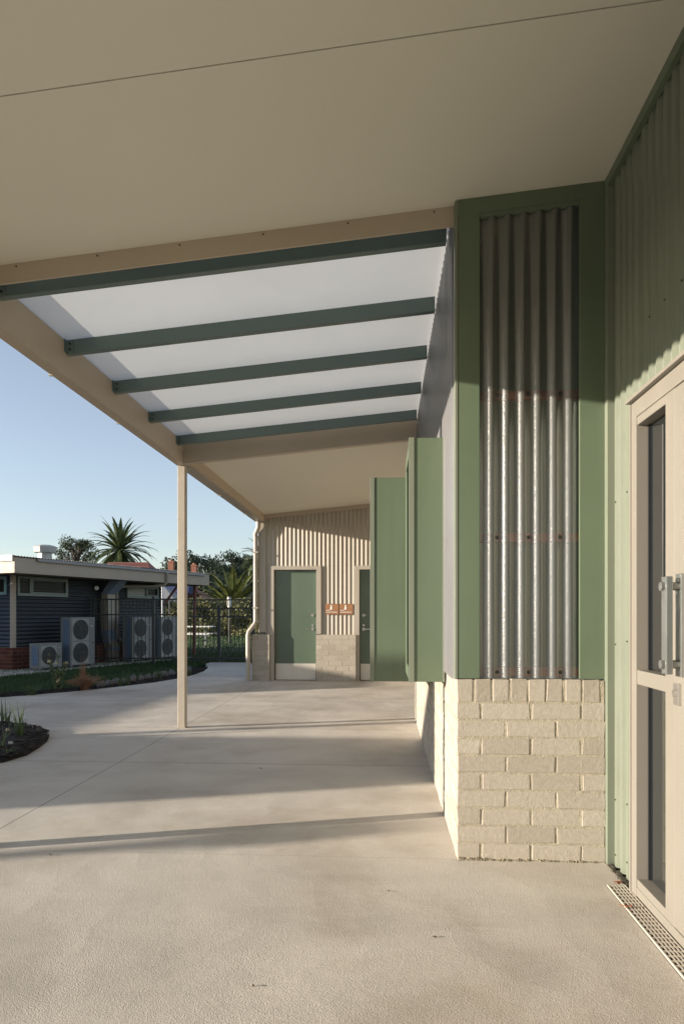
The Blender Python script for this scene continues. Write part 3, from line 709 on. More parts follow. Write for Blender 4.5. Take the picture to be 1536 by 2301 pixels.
# ------------------------------------------------------------------ drain and fallen leaves
DR = thing('drain_grate', 'slotted pale steel drain grate along the glazed door threshold', 'drain', (1.02, 3.07, 0))
m = MB(); m.box(.978, 1.0565, -.5, 3.07, .0015, .004); m.build('channel', DARKV, DR)
m = MB(); y = 3.07; xs = (.980, .999, .9995, 1.0175, 1.018, 1.036, 1.0365, 1.054)
m.box(.978, .983, -.5, 3.07, .004, .012); m.box(1.0515, 1.0565, -.5, 3.07, .004, .012); m.box(.983, 1.0515, 3.06, 3.07, .004, .012)
for xr in (.9955, 1.0095, 1.0235, 1.0375): m.box(xr, xr + .0055, -.5, 3.06, .004, .0115)
while y > -.4: m.box(.983, 1.0515, y - .022, y - .013, .0042, .0112); y -= .034
m.build('grate', painted('pale_grate_metal', (.56, .51, .43), .45, .08, 9, .0, metallic=.3), DR)
def leaf(x, y, z, s, a, mat, label, group=None):
    m = MB(); n = 9; vs = [(x, y, z + .004)]
    for k in range(n):
        an = a + 2 * math.pi * k / n; rr = s * (1.0 if k % 2 == 0 else .55) * R.uniform(.8, 1.15)
        vs.append((x + rr * math.cos(an), y + rr * math.sin(an), z + abs(R.gauss(0, .35)) * s))
    m.add(vs, [(0, 1 + k, 1 + (k + 1) % n) for k in range(n)], True)
    m.tube([(x, y, z + .004), (x + s * 1.6 * math.cos(a + .3), y + s * 1.6 * math.sin(a + .3), z + .006)], .0015, 5)
    off = (x, y, z)
    return tag(m.build('fallen_leaf', mat, loc=off), label, 'leaf', group)
leaf(1.035, 3.10, .003, .024, .4, REDLEAF, 'crumpled red leaf at the far end of the drain grate')
leaf(.985, 2.83, .012, .020, 2.4, REDLEAF, 'dull red leaf on the outer rim of the drain grate')
leaf(1.075, 2.78, .014, .019, 5.2, REDLEAF, 'bright orange leaf curled on the glass door sill')
for (x, y, s, lab) in ((-1.65, 3.30, .010, 'small dark leaf lying on sunlit concrete near the left'), (-.42, 2.18, .006, 'tiny brown leaf in the middle foreground of the concrete'),
                       (.19, 2.55, .008, 'curled brown leaf on concrete nearest the camera, right of middle'), (.02, 2.96, .006, 'tiny dark leaf scrap on the concrete in front of the pier'),
                       (-.95, 5.25, .011, 'brown leaf scrap in the shaded band of paving')):
    leaf(x, y, .001, s, R.uniform(0, 6), BROWNLEAF, lab)

# ------------------------------------------------------------------ old building on the left
OB = thing('portable_classroom', 'low charcoal corrugated classroom with beige fascia and red brick base', 'building', C0)
EV = 2.04; FT = 2.36
W_LEN, W_DEP = 5.0, 9.0
m = MB(); m.frame(C0, U, NN, Z1, .05, W_LEN, -.06, -.02, .0, EV); m.frame(C0, -NN, U, Z1, .05, W_DEP, .02, .06, 0, EV)
m.frame(C0, -NN, U, Z1, 0, W_DEP, W_LEN - .06, W_LEN - .02, 0, EV); m.build('wall_lining', DARKV, OB)
m = MB(); m.hsheet(C0, U, NN, .06, W_LEN, .50, EV + .02, .088, .026); m.build('corrugated_wall', CLAD, OB)
m = MB(); m.hsheet(C0, -NN, -U, .02, W_DEP, .50, EV + .02, .088, .026); m.build('corrugated_wall', CLADE, OB)
m = MB(); m.frame(C0, U, NN, Z1, -.03, .065, -.05, .03, .47, EV); m.build('corner_board', FASC, OB, .004)
mb, mo = MB(), MB()
brick_face(mb, mo, C0 + NN * .02, U, NN, W_LEN, 6, rowlock=False, bh=.07)
brick_face(mb, None, C0 - NN * 5 - U * .02, NN, -U, 5.0, 6, rowlock=False, bh=.07)
mo.frame(C0, -NN, U, Z1, .0, 5, -.012, .05, 0, .48)
bb = mb.build('brick_base', REDBRICK, OB, .004); mo.build('mortar', REDMORT, bb)
def gwin(t0, t1, z0, z1, mull=None, part='window'):
    f = MB(); w = .045
    f.frame(C0, U, NN, Z1, t0, t1, -.01, .05, z0, z0 + w + .015); f.frame(C0, U, NN, Z1, t0, t1, -.01, .05, z1 - w, z1)
    f.frame(C0, U, NN, Z1, t0, t0 + w, -.01, .049, z0 + w + .015, z1 - w); f.frame(C0, U, NN, Z1, t1 - w, t1, -.01, .049, z0 + w + .015, z1 - w)
    if mull: f.frame(C0, U, NN, Z1, mull, mull + w, -.01, .049, z0 + w + .015, z1 - w)
    o = f.build(part, TRIMG, OB, .003)
    p = MB(); p.frame(C0, U, NN, Z1, t0 + .01, t1 - .01, .012, .02, z0 + .02, z1 - .02); p.build('pane', GLASSL, o)
    if mull:
        f = MB(); a, b = mull + w, t1 - w
        f.frame(C0, U, NN, Z1, a, b, .02, .062, z0 + w + .015, z0 + w + .045); f.frame(C0, U, NN, Z1, a, b, .02, .062, z1 - w - .03, z1 - w)
        f.frame(C0, U, NN, Z1, a, a + .03, .02, .061, z0 + w + .045, z1 - w - .03); f.frame(C0, U, NN, Z1, b - .03, b, .02, .061, z0 + w + .045, z1 - w - .03); f.build('sash', TRIMG, o)
    return o
gwin(.1, 1.52, 1.60, 2.03, .42)
w2 = gwin(3.56, 4.85, 1.63, 1.97, 4.3)
m = MB(); m.frame(C0, U, NN, Z1, 3.62, 4.28, .0205, .025, 1.69, 1.92); m.build('blind', painted('drawn_blind', (.42, .40, .33), .8, .05, 4), w2)
m = MB()
for a0, a1, z0, z1 in ((.14, .9, 1.62, 1.68), (.14, .9, 1.96, 2.02), (.14, .2, 1.68, 1.96), (.84, .9, 1.68, 1.96)): m.frame(C0, -NN, -U, Z1, a0, a1, .018, .05, z0, z1)
ew = m.build('window', painted('teal_frame_paint', (.16, .27, .29), .5, .05, 4), OB); m = MB(); m.frame(C0, -NN, -U, Z1, .2, .84, .02, .03, 1.68, 1.96); m.build('pane', GLASSL, ew)
# roof
m = MB(); OVT, OVD = -.65, .80
m.frame(C0, U, NN, Z1, OVT, OVT + 6.86, OVD - .03, OVD, EV, FT)
fa = m.build('fascia', FASC, OB, .004)
m = MB(); m.frame(C0, -NN, -U, Z1, -OVD + .0301, W_DEP, -OVT - .03, -OVT, EV, FT); m.build('fascia', FASC, OB, .004)
m = MB(); m.frame(C0, U, NN, Z1, OVT + 6.83, OVT + 6.86, -W_DEP, OVD - .031, EV, FT); m.build('fascia', FASC, OB, .004)
m = MB(); m.frame(C0, U, NN, Z1, OVT + .031, OVT + 6.82, -W_DEP, OVD - .031, EV + .02, EV + .05); m.build('eave_lining', FASC, OB)
# corrugated roof sheet, rising away from the eave
m = MB(); k = 8; vs = []; P_ = .0762; nn_ = int(6.9 / P_ * k)
for i in range(nn_ + 1):
    t = OVT - .02 + i * P_ / k; z = FT + .022 + .010 * math.cos(2 * math.pi * i / k)
    vs.append(tuple(LP(t, OVD + .045, z))); vs.append(tuple(LP(t, -W_DEP, z + .10)))
m.add(vs, [(2 * i, 2 * i + 1, 2 * i + 3, 2 * i + 2) for i in range(nn_)], True)
rf = m.build('roof', ROOFG, OB)
m = MB(); m.frame(C0, U, NN, Z1, OVT + .55, OVT + 6.6, OVD + .0005, OVD + .055, FT - .055, FT + .006); m.build('gutter', ROOFG, OB, .004)
m = MB(); m.frame(C0, -NN, -U, Z1, -OVD + .02, W_DEP, -OVT + .0005, -OVT + .04, FT - .08, FT + .045); m.build('barge_capping', CREAM, OB, .004)
# roof ventilator
m = MB(); vt, vd = 2.0, -1.2
def ring(z, r): return [LP(vt + r * math.cos(2 * math.pi * i / 8 + .39), vd + r * math.sin(2 * math.pi * i / 8 + .39), z) for i in range(8)]
prof = [(2.40, .19), (2.72, .17), (2.74, .27), (2.87, .29), (2.90, .25), (2.93, .12)]
vs = [p for z, r in prof for p in ring(z, r)]; m.add(vs, [(a * 8 + i, a * 8 + (i + 1) % 8, a * 8 + 8 + (i + 1) % 8, a * 8 + 8 + i) for a in range(5) for i in range(8)] + [tuple(range(40, 48))])
m.build('roof_vent', painted('pale_vent_metal', (.40, .39, .36), .5, .06, 4), rf)
# wall light, ducts, pipe
m = MB(); m.disc(LP(2.42, .02, 1.87), NN, .075, .04, 18); wl = m.build('wall_light', BLACK, OB)
m = MB(); c = LP(2.42, .06, 1.85); m.tube([c, c + NN * .03, c + NN * .055, c + NN * .065], [.062, .058, .035, .005], 16); m.build('diffuser', WHITE, wl)
m = MB(); m.hexa([LP(2.60, .03, 1.70), LP(2.92, .03, 1.70), LP(2.92, .25, 1.70), LP(2.60, .25, 1.70), LP(2.62, .30, EV), LP(2.92, .30, EV), LP(2.92, .62, EV), LP(2.62, .62, EV)])
du = m.build('duct_hood', DUCTB, OB, .004)
m = MB(); m.frame(C0, U, NN, Z1, 2.62, 2.90, .03, .24, .80, 1.699); m.hexa([LP(2.75, .05, .36), LP(3.0, .05, .36), LP(3.0, .28, .36), LP(2.75, .28, .36), LP(2.62, .03, .62), LP(2.90, .03, .62), LP(2.90, .24, .62), LP(2.62, .24, .62)]); m.frame(C0, U, NN, Z1, 2.76, 3.0, .05, .28, .02, .30)
m.build('duct', DUCT, OB, .005)
m = MB(); m.hexa([LP(2.66, .03, .46), LP(2.95, .03, .46), LP(2.95, .252, .46), LP(2.66, .252, .46), LP(2.615, .028, .80), LP(2.905, .028, .80), LP(2.905, .244, .80), LP(2.615, .244, .80)]); m.frame(C0, U, NN, Z1, 2.75, 3.01, .045, .287, .30, .36); m.build('duct_sleeve', DUCTB, OB, .004)
m = MB(); m.tube([LP(4.2, OVD + .03, FT - .05), LP(4.2, OVD + .03, EV + .02), LP(4.18, OVD - .02, EV - .06), LP(4.0, .5, EV - .10), LP(3.3, .16, EV - .12), LP(3.14, .10, EV - .18), LP(3.12, .08, 1.7), LP(3.12, .08, .66), LP(3.14, .10, .60), LP(3.24, .24, .46), LP(3.25, .26, .40), LP(3.25, .26, .02)], .042, 12); m.build('downpipe', DUCT, OB)
# verandah posts
m = MB(); m.tube([LP(5.95, .45, 0), LP(5.98, .45, EV)], .05, 12); m.build('post', REDP, OB)
m = MB(); m.tube([LP(4.98, .1, 1.45), LP(5.4, .3, EV)], .035, 10); m.build('brace', REDP, OB)
# air conditioners
def ac_unit(w, h, d, fans, label):
    root = thing('air_conditioner', label, 'air conditioner', (0, 0, 0), 'outdoor units along the charcoal classroom wall')
    m = MB(); m.box(0, w, 0, d, .04, h); m.box(.02, .10, .02, d - .02, 0, .04); m.box(w - .10, w - .02, .02, d - .02, 0, .04); m.build('casing', ACW, root, .012, 2)
    m = MB(); m.box(-.004, -.0005, d * .12, d * .72, .1, h - .06); o = m.build('coil_grille', ACB, root)
    m = MB()
    z = .1
    while z < h - .06: m.box(-.009, -.0045, d * .12, d * .72, z, z + .012); z += .075
    for yy in (.12, .42, .70): m.box(-.010, -.0046, d * yy, d * yy + .012, .1, h - .06)
    m.build('grille_bars', ACW, o)
    r = min(w * .31, (h - .08) / fans * .43); cx = w * .40
    for k in range(fans):
        cz = .06 + (h - .08) / fans * (k + .5)
        m = MB(); m.box(cx - r * 1.12, cx + r * 1.12, -.004, -.0005, cz - r * 1.1, cz + r * 1.1); fgp = m.build('fan_panel', painted('unit_recess', (.30, .30, .27), .6, .05, 5), root)
        m = MB(); m.disc((cx, -.0045, cz), (0, -1, 0), r, .004, 28); m.build('fan', ACD, fgp)
        m = MB()
        for q in range(1, 6):
            pts = [(cx + r * q / 5 * math.cos(a * math.pi / 14), -.016, cz + r * q / 5 * math.sin(a * math.pi / 14)) for a in range(29)]; m.tube(pts, .0035, 5, False)
        for q in range(8):
            a = q * math.pi / 4; m.tube([(cx, -.018, cz), (cx + r * math.cos(a), -.018, cz + r * math.sin(a))], .004, 5)
        m.build('fan_guard', painted('guard_wire', (.10, .10, .095), .5, .1, 9), fgp)
    m = MB(); m.box(w * .80, w * .93, -.003, -.0005, h * .80, h * .84); m.build('badge', painted('grey_badge', (.30, .31, .32), .5, .05, 9), root)
    m = MB(); m.box(w * .88, w * .94, -.012, -.0005, h * .47, h * .49); m.build('handle', ACD, root)
    return root
# local x runs along the wall, local -y faces away from it
RZ = math.atan2(U.y, U.x)
def put(o, t, d): o.location = LP(t, d, .0); o.rotation_euler = (0, 0, RZ)
a1 = ac_unit(.62, .575, .30, 1, 'small ivory air conditioner with one round fan, beside the brick corner'); put(a1, .03, .75)
a2 = ac_unit(.75, 1.13, .30, 2, 'tall ivory air conditioner with two stacked fans, in front of the black fence'); put(a2, .89, .75)
a3 = copy_tree(a2); put(a3, 2.93, .75); a3['label'] = 'tall two-fan air conditioner behind the black fence, nearest the duct'
a4 = copy_tree(a2); put(a4, 4.02, .75); a4['label'] = 'tall two-fan air conditioner behind the fence, partly hidden by the cream canopy post'

# ------------------------------------------------------------------ black pool-type fence and gate
FE = thing('metal_fence', 'black tubular steel fence standing between classroom corner and gate', 'fence', (-7.1, 16.4, 0))
FYY = 16.4
fz = 1.58
def pickets(par, x, xe, z0, z1, y):
    first = None
    while x < xe:
        if first is None:
            m = MB(); m.box(x, x + .016, y - .008, y + .008, z0, z1 + .001); first = m.build('picket', BLACK, par); xf = x
        else:
            c = first.copy(); COL.objects.link(c); c.parent = par; c.location.x += x - xf
        x += .095
def fence_run(par, xa, xb, z0, z1, mid, y=FYY):
    m = MB()
    for z in (z1 - .035, mid, z0 + .05): m = MB(); m.box(xa, xb, y - .018, y + .018, z, z + .035); m.build('rail', BLACK, par)
    pickets(par, xa + .06, xb - .02, z0, z1, y)
fence_run(FE, -7.12, -4.82, .05, 1.58, 1.17)
for x in (-7.12, -5.62, -4.86):
    m = MB(); m.box(x - .03, x + .03, FYY - .03, FYY + .03, -.1, 1.63); m.build('post', BLACK, FE, .003)
m = MB(); m.box(-4.82, -3.16, FYY - .018, FYY + .018, 1.53, 1.565); m.build('rail', BLACK, FE)
pickets(FE, -4.74, -3.2, 1.40, 1.53, FYY)
m = MB(); m.box(-3.2, -3.12, FYY - .04, FYY + .04, 0, 1.66); m.build('post', BLACK, FE, .003)
GA = thing('metal_gate', 'black tubular steel gate at the end of the concrete path', 'gate', (-4.0, FYY, 0))
fence_run(GA, -4.76, -4.04, .05, 1.36, 1.12); fence_run(GA, -3.96, -3.24, .05, 1.36, 1.12)
for x in (-4.0,):
    m = MB(); m.box(x - .038, x + .038, FYY - .03, FYY + .03, .03, 1.42); m.build('gate_stile', BLACK, GA, .003)

# ------------------------------------------------------------------ vegetation
def frond(mb, base_, az, el, L, droop, nl=22, lw=.03, ll=.45, seg=10):
    """one feather frond: arching rib with two rows of narrow leaflets"""
    dirh = Vector((math.cos(az), math.sin(az), 0)); p = Vector(base_); pts = [p.copy()]; e = el
    for i in range(seg):
        e -= droop / seg * (0.4 + 1.2 * i / seg)
        p = p + (dirh * math.cos(e) + Z1 * math.sin(e)) * (L / seg); pts.append(p.copy())
    mb.tube(pts, [L * .008 * (1 - .8 * i / seg) + .002 for i in range(seg + 1)], 4, False)
    side = Vector((-dirh.y, dirh.x, 0))
    for k in range(nl):
        f = .12 + .86 * k / (nl - 1); q = f * seg; i = min(int(q), seg - 1); b = pts[i].lerp(pts[i + 1], q - i)
        t = (pts[i + 1] - pts[i]).normalized(); l = ll * math.sin(math.pi * min(.97, .18 + .8 * f)) * R.uniform(.85, 1.1)
        up = side.cross(t)
        for s_ in (-1, 1):
            d = (side * s_ * .75 + t * .75 + up * (.25 if up.z > 0 else -.25) - Z1 * .12).normalized()
            tip = b + d * l; w = t * lw
            mb.add([b - w, b + w, b + d * l * .6 + w * .7, tip, b + d * l * .6 - w * .7], [(0, 1, 2, 4), (4, 2, 3)])
def palm(name, label, x, y, zc, Rr, nf, mat, trunk_r=.35, nl=24, lw=.035, ll=.5, up=1.45, low=-.75, group='feather palms behind the buildings'):
    t = thing(name, label, 'palm tree', (x, y, -.03), group)
    m = MB()
    for i in range(nf):
        f = i / nf; el = up - (up - low) * f ** .85 + R.uniform(-.1, .1); az = i * 2.39996 + R.uniform(-.15, .15)
        frond(m, (x + .1 * math.cos(az), y + .1 * math.sin(az), zc), az, el, Rr * R.uniform(.88, 1.08), 1.0 + R.uniform(-.15, .3) - .3 * (f < .15), nl, lw, ll)
    m.build('crown', mat, t)
    m = MB(); n = 10; m.tube([(x + .02 * (i % 2), y, -.1 + (zc + .05) * i / n) for i in range(n + 1)], [trunk_r * (1.25 - .25 * min(1, i / 3)) for i in range(n)] + [trunk_r * .9], 12); m.build('trunk', BARK, t)
    return t
Y = 72.; palm('palm_tree', 'tall dark feather palm above the classroom roof', kx(269) * Y, Y, 8.05, 4.0, 78, PALM, .45, 30, .085, .46)
Y = 40.; palm('palm_tree', 'low yellow-green palm with upright fronds behind the hedge', kx(524) * Y, Y, 1.45, 2.9, 52, PALM2, .4, 30, .05, .42, 1.5, -.1)
Y = 38.; palm('palm_tree', 'palm mostly hidden by the cream downpipe, dark drooping fronds', kx(596) * Y, Y, 4.3, 1.5, 40, PALM, .3, 22, .03, .4)

def canopy(mb, c, rad, n, size, flat=1.0):
    """leaf-sized faces scattered in a lumpy clump"""
    for i in range(n):
        while True:
            v = Vector((R.uniform(-1, 1), R.uniform(-1, 1), R.uniform(-1, 1)))
            if .25 < v.length < 1: break
        v = v * (.6 + .4 * R.random() ** .5)
        p = Vector(c) + Vector((v.x * rad, v.y * rad, v.z * rad * flat))
        a = Vector((R.gauss(0, 1), R.gauss(0, 1), R.gauss(0, 1))).normalized(); b = a.orthogonal().normalized(); s_ = size * R.uniform(.6, 1.3)
        mb.add([p - a * s_, p + b * s_ * .45, p + a * s_, p - b * s_ * .45], [(0, 1, 2, 3)])
def tree(name, label, x, y, h, w, clumps, n, size, mat, cat='tree', group=None, bare=.45, flat=.7):
    t = thing(name, label, cat, (x, y, -.03), group); m = MB(); tr = MB()
    tr.tube([(x, y, -.1), (x + .02 * h, y, h * .3), (x - .01 * h, y, h * .6), (x, y, h * .9)], [h * .03, h * .022, h * .014, h * .004], 8)
    for i in range(clumps):
        a = R.uniform(0, 6.28); f = R.random() ** .6; z = h * (bare + (1 - bare) * R.random() * .88)
        env = math.sin(math.pi * min(1, max(.12, (z / h - bare) / (1 - bare) * .75 + .2)))
        c = (x + math.cos(a) * w * f * env, y + math.sin(a) * w * f * env, z); rr = w * R.uniform(.24, .42)
        canopy(m, c, rr, n, size, flat); tr.tube([(x, y, max(h * .25, z - w * .8)), ((x + c[0]) / 2, (y + c[1]) / 2, z - w * .25), c], [h * .010, h * .007, h * .003], 5, False)
    m.build('crown', mat, t); tr.build('trunk', BARK, t)
    return t
Y = 92.; tree('eucalyptus_tree', 'loose airy eucalypt left of the tall palm, sky showing through', kx(172) * Y, Y, 12.3, 3.5, 30, 200, .15, EUC, bare=.36)
# background trees behind the hedge and roofs
bt = [(352, 150, 11.2, 3.2, 'slim dark tree between the two brick chimneys'), (372, 150, 12.6, 4.0, 'rounded dark tree just left of the canopy post'), (398, 140, 13.0, 4.2, 'dark tree behind the canopy post'), (432, 150, 16.0, 4.8, 'tall round-topped dark tree right of the canopy post'), (468, 160, 14.0, 5.5, 'broad grey-green tree in the dip of the skyline'),
      (500, 150, 12.0, 5.0, 'low bushy tree above the yellow-green palm'), (524, 165, 16.6, 5.2, 'tall tree rising behind the yellow-green palm'), (552, 170, 16.4, 4.5, 'tree crown touching the cream downpipe'), (585, 160, 15.0, 5.0, 'tree hidden behind the ribbed wall corner'), (330, 130, 9.0, 3.0, 'small dark tree right of the tall palm'), (448, 110, 7.5, 3.5, 'low dark shrubby tree beside the second chimney'), (486, 105, 8.0, 3.6, 'low dark tree over the verandah end'),
      (70, 140, 10.2, 3.2, 'treetop peeping over the roof near the vent'), (128, 150, 10.6, 2.6, 'low treetop under the airy eucalypt'), (230, 120, 9.0, 4.5, 'bushy tree at the foot of the tall palm'), (300, 120, 8.5, 4.0, 'bushy dark tree behind the red tiled roof')]
for px, Y, h, w, lab in bt:
    tree('tree', lab, kx(px) * Y, Y, h * 1.04, w * 1.25, 28, 150, .36, R.choice([DARKT, DARKT, EUC]), group='trees on the skyline', bare=.12, flat=.8)
# hedge
hg = thing('hedge', 'tall clipped hedge behind the black gate, sunlit on top', 'hedge', (-9, 37, 0))
m = MB(); zt_ = 1.85
for i in range(15000):
    x = R.uniform(-14.5, -4.0); s_ = R.random()
    if s_ < .7: p = Vector((x, 36.6 + abs(R.gauss(0, .12)) * (1 if R.random() < .9 else -1), R.uniform(0, zt_)))
    else: p = Vector((x, R.uniform(36.6, 38), zt_ + R.gauss(0, .07) + .1 * math.sin(x * 2.3)))
    p.y += .22 * math.sin(x * 3.1) * math.sin(p.z * 4 + x) 
    a = Vector((R.gauss(0, 1), R.gauss(0, .6), R.gauss(0, 1))).normalized(); b = a.orthogonal().normalized(); s2 = R.uniform(.05, .12)
    m.add([p - a * s2, p + b * s2 * .5, p + a * s2, p - b * s2 * .5], [(0, 1, 2, 3)])
m.build('foliage', HEDGE, hg)
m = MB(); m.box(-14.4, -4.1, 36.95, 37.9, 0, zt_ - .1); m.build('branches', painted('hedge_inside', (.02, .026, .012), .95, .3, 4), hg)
# things beyond the fence
m = MB()
bx_, by_ = kx(515) * 28, 28.
bo = thing('bollard_light', 'white bollard lamp in front of the hedge', 'lamp', (bx_, by_, 0))
m.tube([(bx_, by_, 0), (bx_, by_, 1.48)], .03, 10); m.build('pole', BLACK, bo)
m = MB(); m.tube([(bx_, by_, 1.481), (bx_, by_, 1.56), (bx_, by_, 1.86)], [.05, .085, .085], 14); m.build('lamp_head', WHITE, bo); m = MB(); m.tube([(bx_, by_, 1.861), (bx_, by_, 1.92)], [.095, .08], 14); m.build('cap', painted('grey_cap', (.25, .25, .25), .5), bo)
tx, ty = kx(428) * 26, 26.
ta = thing('picnic_table', 'white picnic table with benches on the shaded lawn beyond the fence', 'table', (tx, ty, 0))
m = MB(); m.box(tx - .9, tx + .9, ty - .35, ty + .35, .70, .74); m.build('table_top', WHITE, ta, .005)
for s_ in (-1, 1):
    m = MB(); m.box(tx - .9, tx + .9, ty + s_ * .7 - .13, ty + s_ * .7 + .13, .42, .455); m.build('bench', WHITE, ta, .005)
    m = MB(); m.box(tx + s_ * .6 - .03, tx + s_ * .6 + .03, ty - .75, ty + .75, .36, .42); m.box(tx + s_ * .6 - .03, tx + s_ * .6 + .03, ty - .05, ty + .05, 0, .70); m.build('leg', painted('grey_table_leg', (.3, .3, .3), .5), ta)
# shade sail and navy awning
sx_, sy_ = kx(378) * 30, 30.
ss = thing('shade_sail', 'pale shade sail on a grey pole beyond the classroom', 'shade sail', (sx_, sy_, 0))
m = MB(); m.hexa([(sx_ - 1.2, sy_ - 1, 1.95), (sx_ + .7, sy_ - 1, 1.75), (sx_ + .7, sy_ + 1, 1.75), (sx_ - 1.2, sy_ + 1, 1.95), (sx_ - 1.0, sy_ - .9, 2.0), (sx_ + .65, sy_ - 1, 1.77), (sx_ - .2, sy_, 2.45), (sx_ - .3, sy_, 2.45)]); m.build('sail', SAIL, ss)
m = MB(); m.tube([(sx_ + .1, sy_ - 1.1, 0), (sx_ + .1, sy_ - 1.1, 3.0)], .04, 8); m.build('pole', painted('grey_sail_pole', (.4, .42, .44), .5), ss)
nx_, ny_ = kx(410) * 33, 33.
na = thing('awning', 'navy blue awning seen under the classroom eave', 'awning', (nx_, ny_, 0))
m = MB(); m.hexa([(nx_ - .85, ny_ - .6, 2.2), (nx_ + .45, ny_ - .6, 2.2), (nx_ + .45, ny_ + .6, 2.2), (nx_ - .85, ny_ + .6, 2.2), (nx_ - .85, ny_ - .3, 2.75), (nx_ + .45, ny_ - .3, 2.75), (nx_ + .45, ny_ + .3, 2.75), (nx_ - .85, ny_ + .3, 2.75)]); m.build('cover', NAVY, na)
m = MB()
for a, b in ((-.8, -.5), (.4, -.5), (-.8, .5), (.4, .5)): m = MB(); m.tube([(nx_ + a, ny_ + b, 0), (nx_ + a, ny_ + b, 2.2)], .03, 8); m.build('post', BLACK, na)
# houses behind the classroom
Y = 46.
def house(label, xl, xr, y0, zr, ze, chim, depth=6):
    h = thing('house', label, 'house', ((xl + xr) / 2, y0, 0))
    ym = y0 + depth / 2
    m = MB(); m.box(xl + .3, xr - .3, y0 + .4, y0 + depth - .4, 0, ze); m.build('wall', painted('weatherboard', (.35, .30, .24), .8, .1, 2), h)
    m = MB(); rx = xr - 1.1
    m.add([(xl, y0, ze), (xr, y0, ze), (rx, ym, zr), (xl, ym, zr)], [(0, 1, 2, 3)]); m.add([(xl, y0 + depth, ze), (xr, y0 + depth, ze), (rx, ym, zr), (xl, ym, zr)], [(1, 0, 3, 2)]); m.add([(xr, y0, ze), (xr, y0 + depth, ze), (rx, ym, zr)], [(0, 1, 2)]); m.add([(xl, y0, ze), (xl, y0 + depth, ze), (xl, ym, zr)], [(1, 0, 2)])
    # tile courses
    for i in range(14):
        f = i / 14; g_ = (i + .9) / 14
        m.add([(xl, y0 + (ym - y0) * f, ze + (zr - ze) * f + .05), (xr - 1.1 * f, y0 + (ym - y0) * f, ze + (zr - ze) * f + .05), (xr - 1.1 * g_, y0 + (ym - y0) * g_, ze + (zr - ze) * g_ + .012), (xl, y0 + (ym - y0) * g_, ze + (zr - ze) * g_ + .012)], [(0, 1, 2, 3)])
    ro = m.build('roof', TERRA, h)
    cx, cz = chim; m = MB()
    mbk, mok = MB(), MB(); w = .40
    m.box(cx - w / 2, cx + w / 2, ym - .4, ym, ze, cz); m.box(cx - w / 2 - .03, cx + w / 2 + .03, ym - .43, ym + .03, cz - .12, cz - .05); m.tube([(cx, ym - .2, cz), (cx, ym - .2, cz + .12)], .12, 10); m.build('chimney', CHIM, ro)
    return h
house('house with red tiled roof behind the classroom', kx(205) * Y, kx(336) * Y, Y, 5.0, 3.4, (kx(357) * Y - 0.0, 5.05)).location
Y2 = 50.
house('house mostly hidden by trees, only its brick chimney right of the post showing', kx(400) * Y2, kx(452) * Y2, Y2, 3.2, 2.4, (kx(439) * 52.6, 5.05), 5)

# small planting
def tuft(name, label, x, y, z, n, h, spread, mat, w=.006, cat='plant', group=None, arch=.5):
    m = MB()
    for i in range(n):
        a = R.uniform(0, 6.28); hh = h * R.uniform(.55, 1.05); sp = spread * R.uniform(.2, 1); p0 = Vector((x + R.gauss(0, .02), y + R.gauss(0, .02), z))
        d = Vector((math.cos(a), math.sin(a), 0)); sd = Vector((-d.y, d.x, 0)) * w * R.uniform(.7, 1.2); pts = []
        for k in range(6):
            f = k / 5; pts.append(p0 + d * sp * f ** 1.6 + Z1 * hh * (f - arch * .35 * f ** 3 * sp / max(spread, .01)))
        vs = []
        for k, p in enumerate(pts):
            ww = sd * (1 - (k / 5) ** 1.7 + .04); vs += [p - ww, p + Vector((0, 0, .002)), p + ww]
        m.add(vs, [f_ for k in range(5) for f_ in ((3 * k, 3 * k + 1, 3 * k + 4, 3 * k + 3), (3 * k + 1, 3 * k + 2, 3 * k + 5, 3 * k + 4))], True)
    return tag(m.build(name, mat, loc=(x, y, z)), label, cat, group)
def at(px, py, z=0.0):                        # ground point under a pixel, for measuring
    zc = (CAMZ - z) * F / (py - 1380); r = (px - 768) / F
    Yv = zc / (CS - SN * kx(px)); return kx(px) * Yv, Yv
x, y = at(43, 1664); tuft('strap_plant', 'upright strappy green plant in the round bed, the taller one with a pale stem', x, y, .03, 15, .42, .16, STRAP, .008)
x, y = at(12, 1632); tuft('strap_plant', 'strappy green plant at the back of the round bed, at the frame edge', x, y, .03, 12, .30, .16, STRAP, .007)
x, y = at(6, 1688); tuft('strap_plant', 'single bent strap leaf plant at the front of the round bed', x, y, .03, 6, .30, .22, STRAP, .009)
x, y = at(14, 1703); tuft('strap_plant', 'low sprawling green seedling beside the white pebbles in the round bed', x, y, .03, 9, .07, .14, STRAP, .006)
x, y = at(192, 1550); tuft('dry_grass', 'reddish brown dry grass clump on the mulch border', x, y, -.02, 340, .33, .34, DRY, .004, arch=1.3)
x, y = at(186, 1548); tuft('dry_grass', 'tall dry seed stalk beside the reddish grass clump', x, y, -.02, 40, .58, .10, DRY, .004)
x, y = at(72, 1562); tuft('grass_tuft', 'green grass tuft on the mulch border, leftmost', x, y, -.02, 80, .20, .16, STRAP, .004)
x, y = at(270, 1540); tuft('grass_tuft', 'thin green tuft right of the dry grass clump', x, y, -.02, 40, .22, .13, STRAP, .004)
x, y = at(285, 1537); tuft('grass_tuft', 'upright pale tuft among the border stones', x, y, -.02, 26, .26, .08, STRAP, .004)
x, y = at(358, 1524); tuft('grass_tuft', 'bushy green tuft near the canopy post', x, y, -.02, 60, .22, .14, STRAP, .004)
x, y = at(427, 1516); tuft('grass_tuft', 'small green tuft where the mulch border narrows', x, y, -.02, 30, .16, .10, STRAP, .004)
x, y = at(131, 1555)
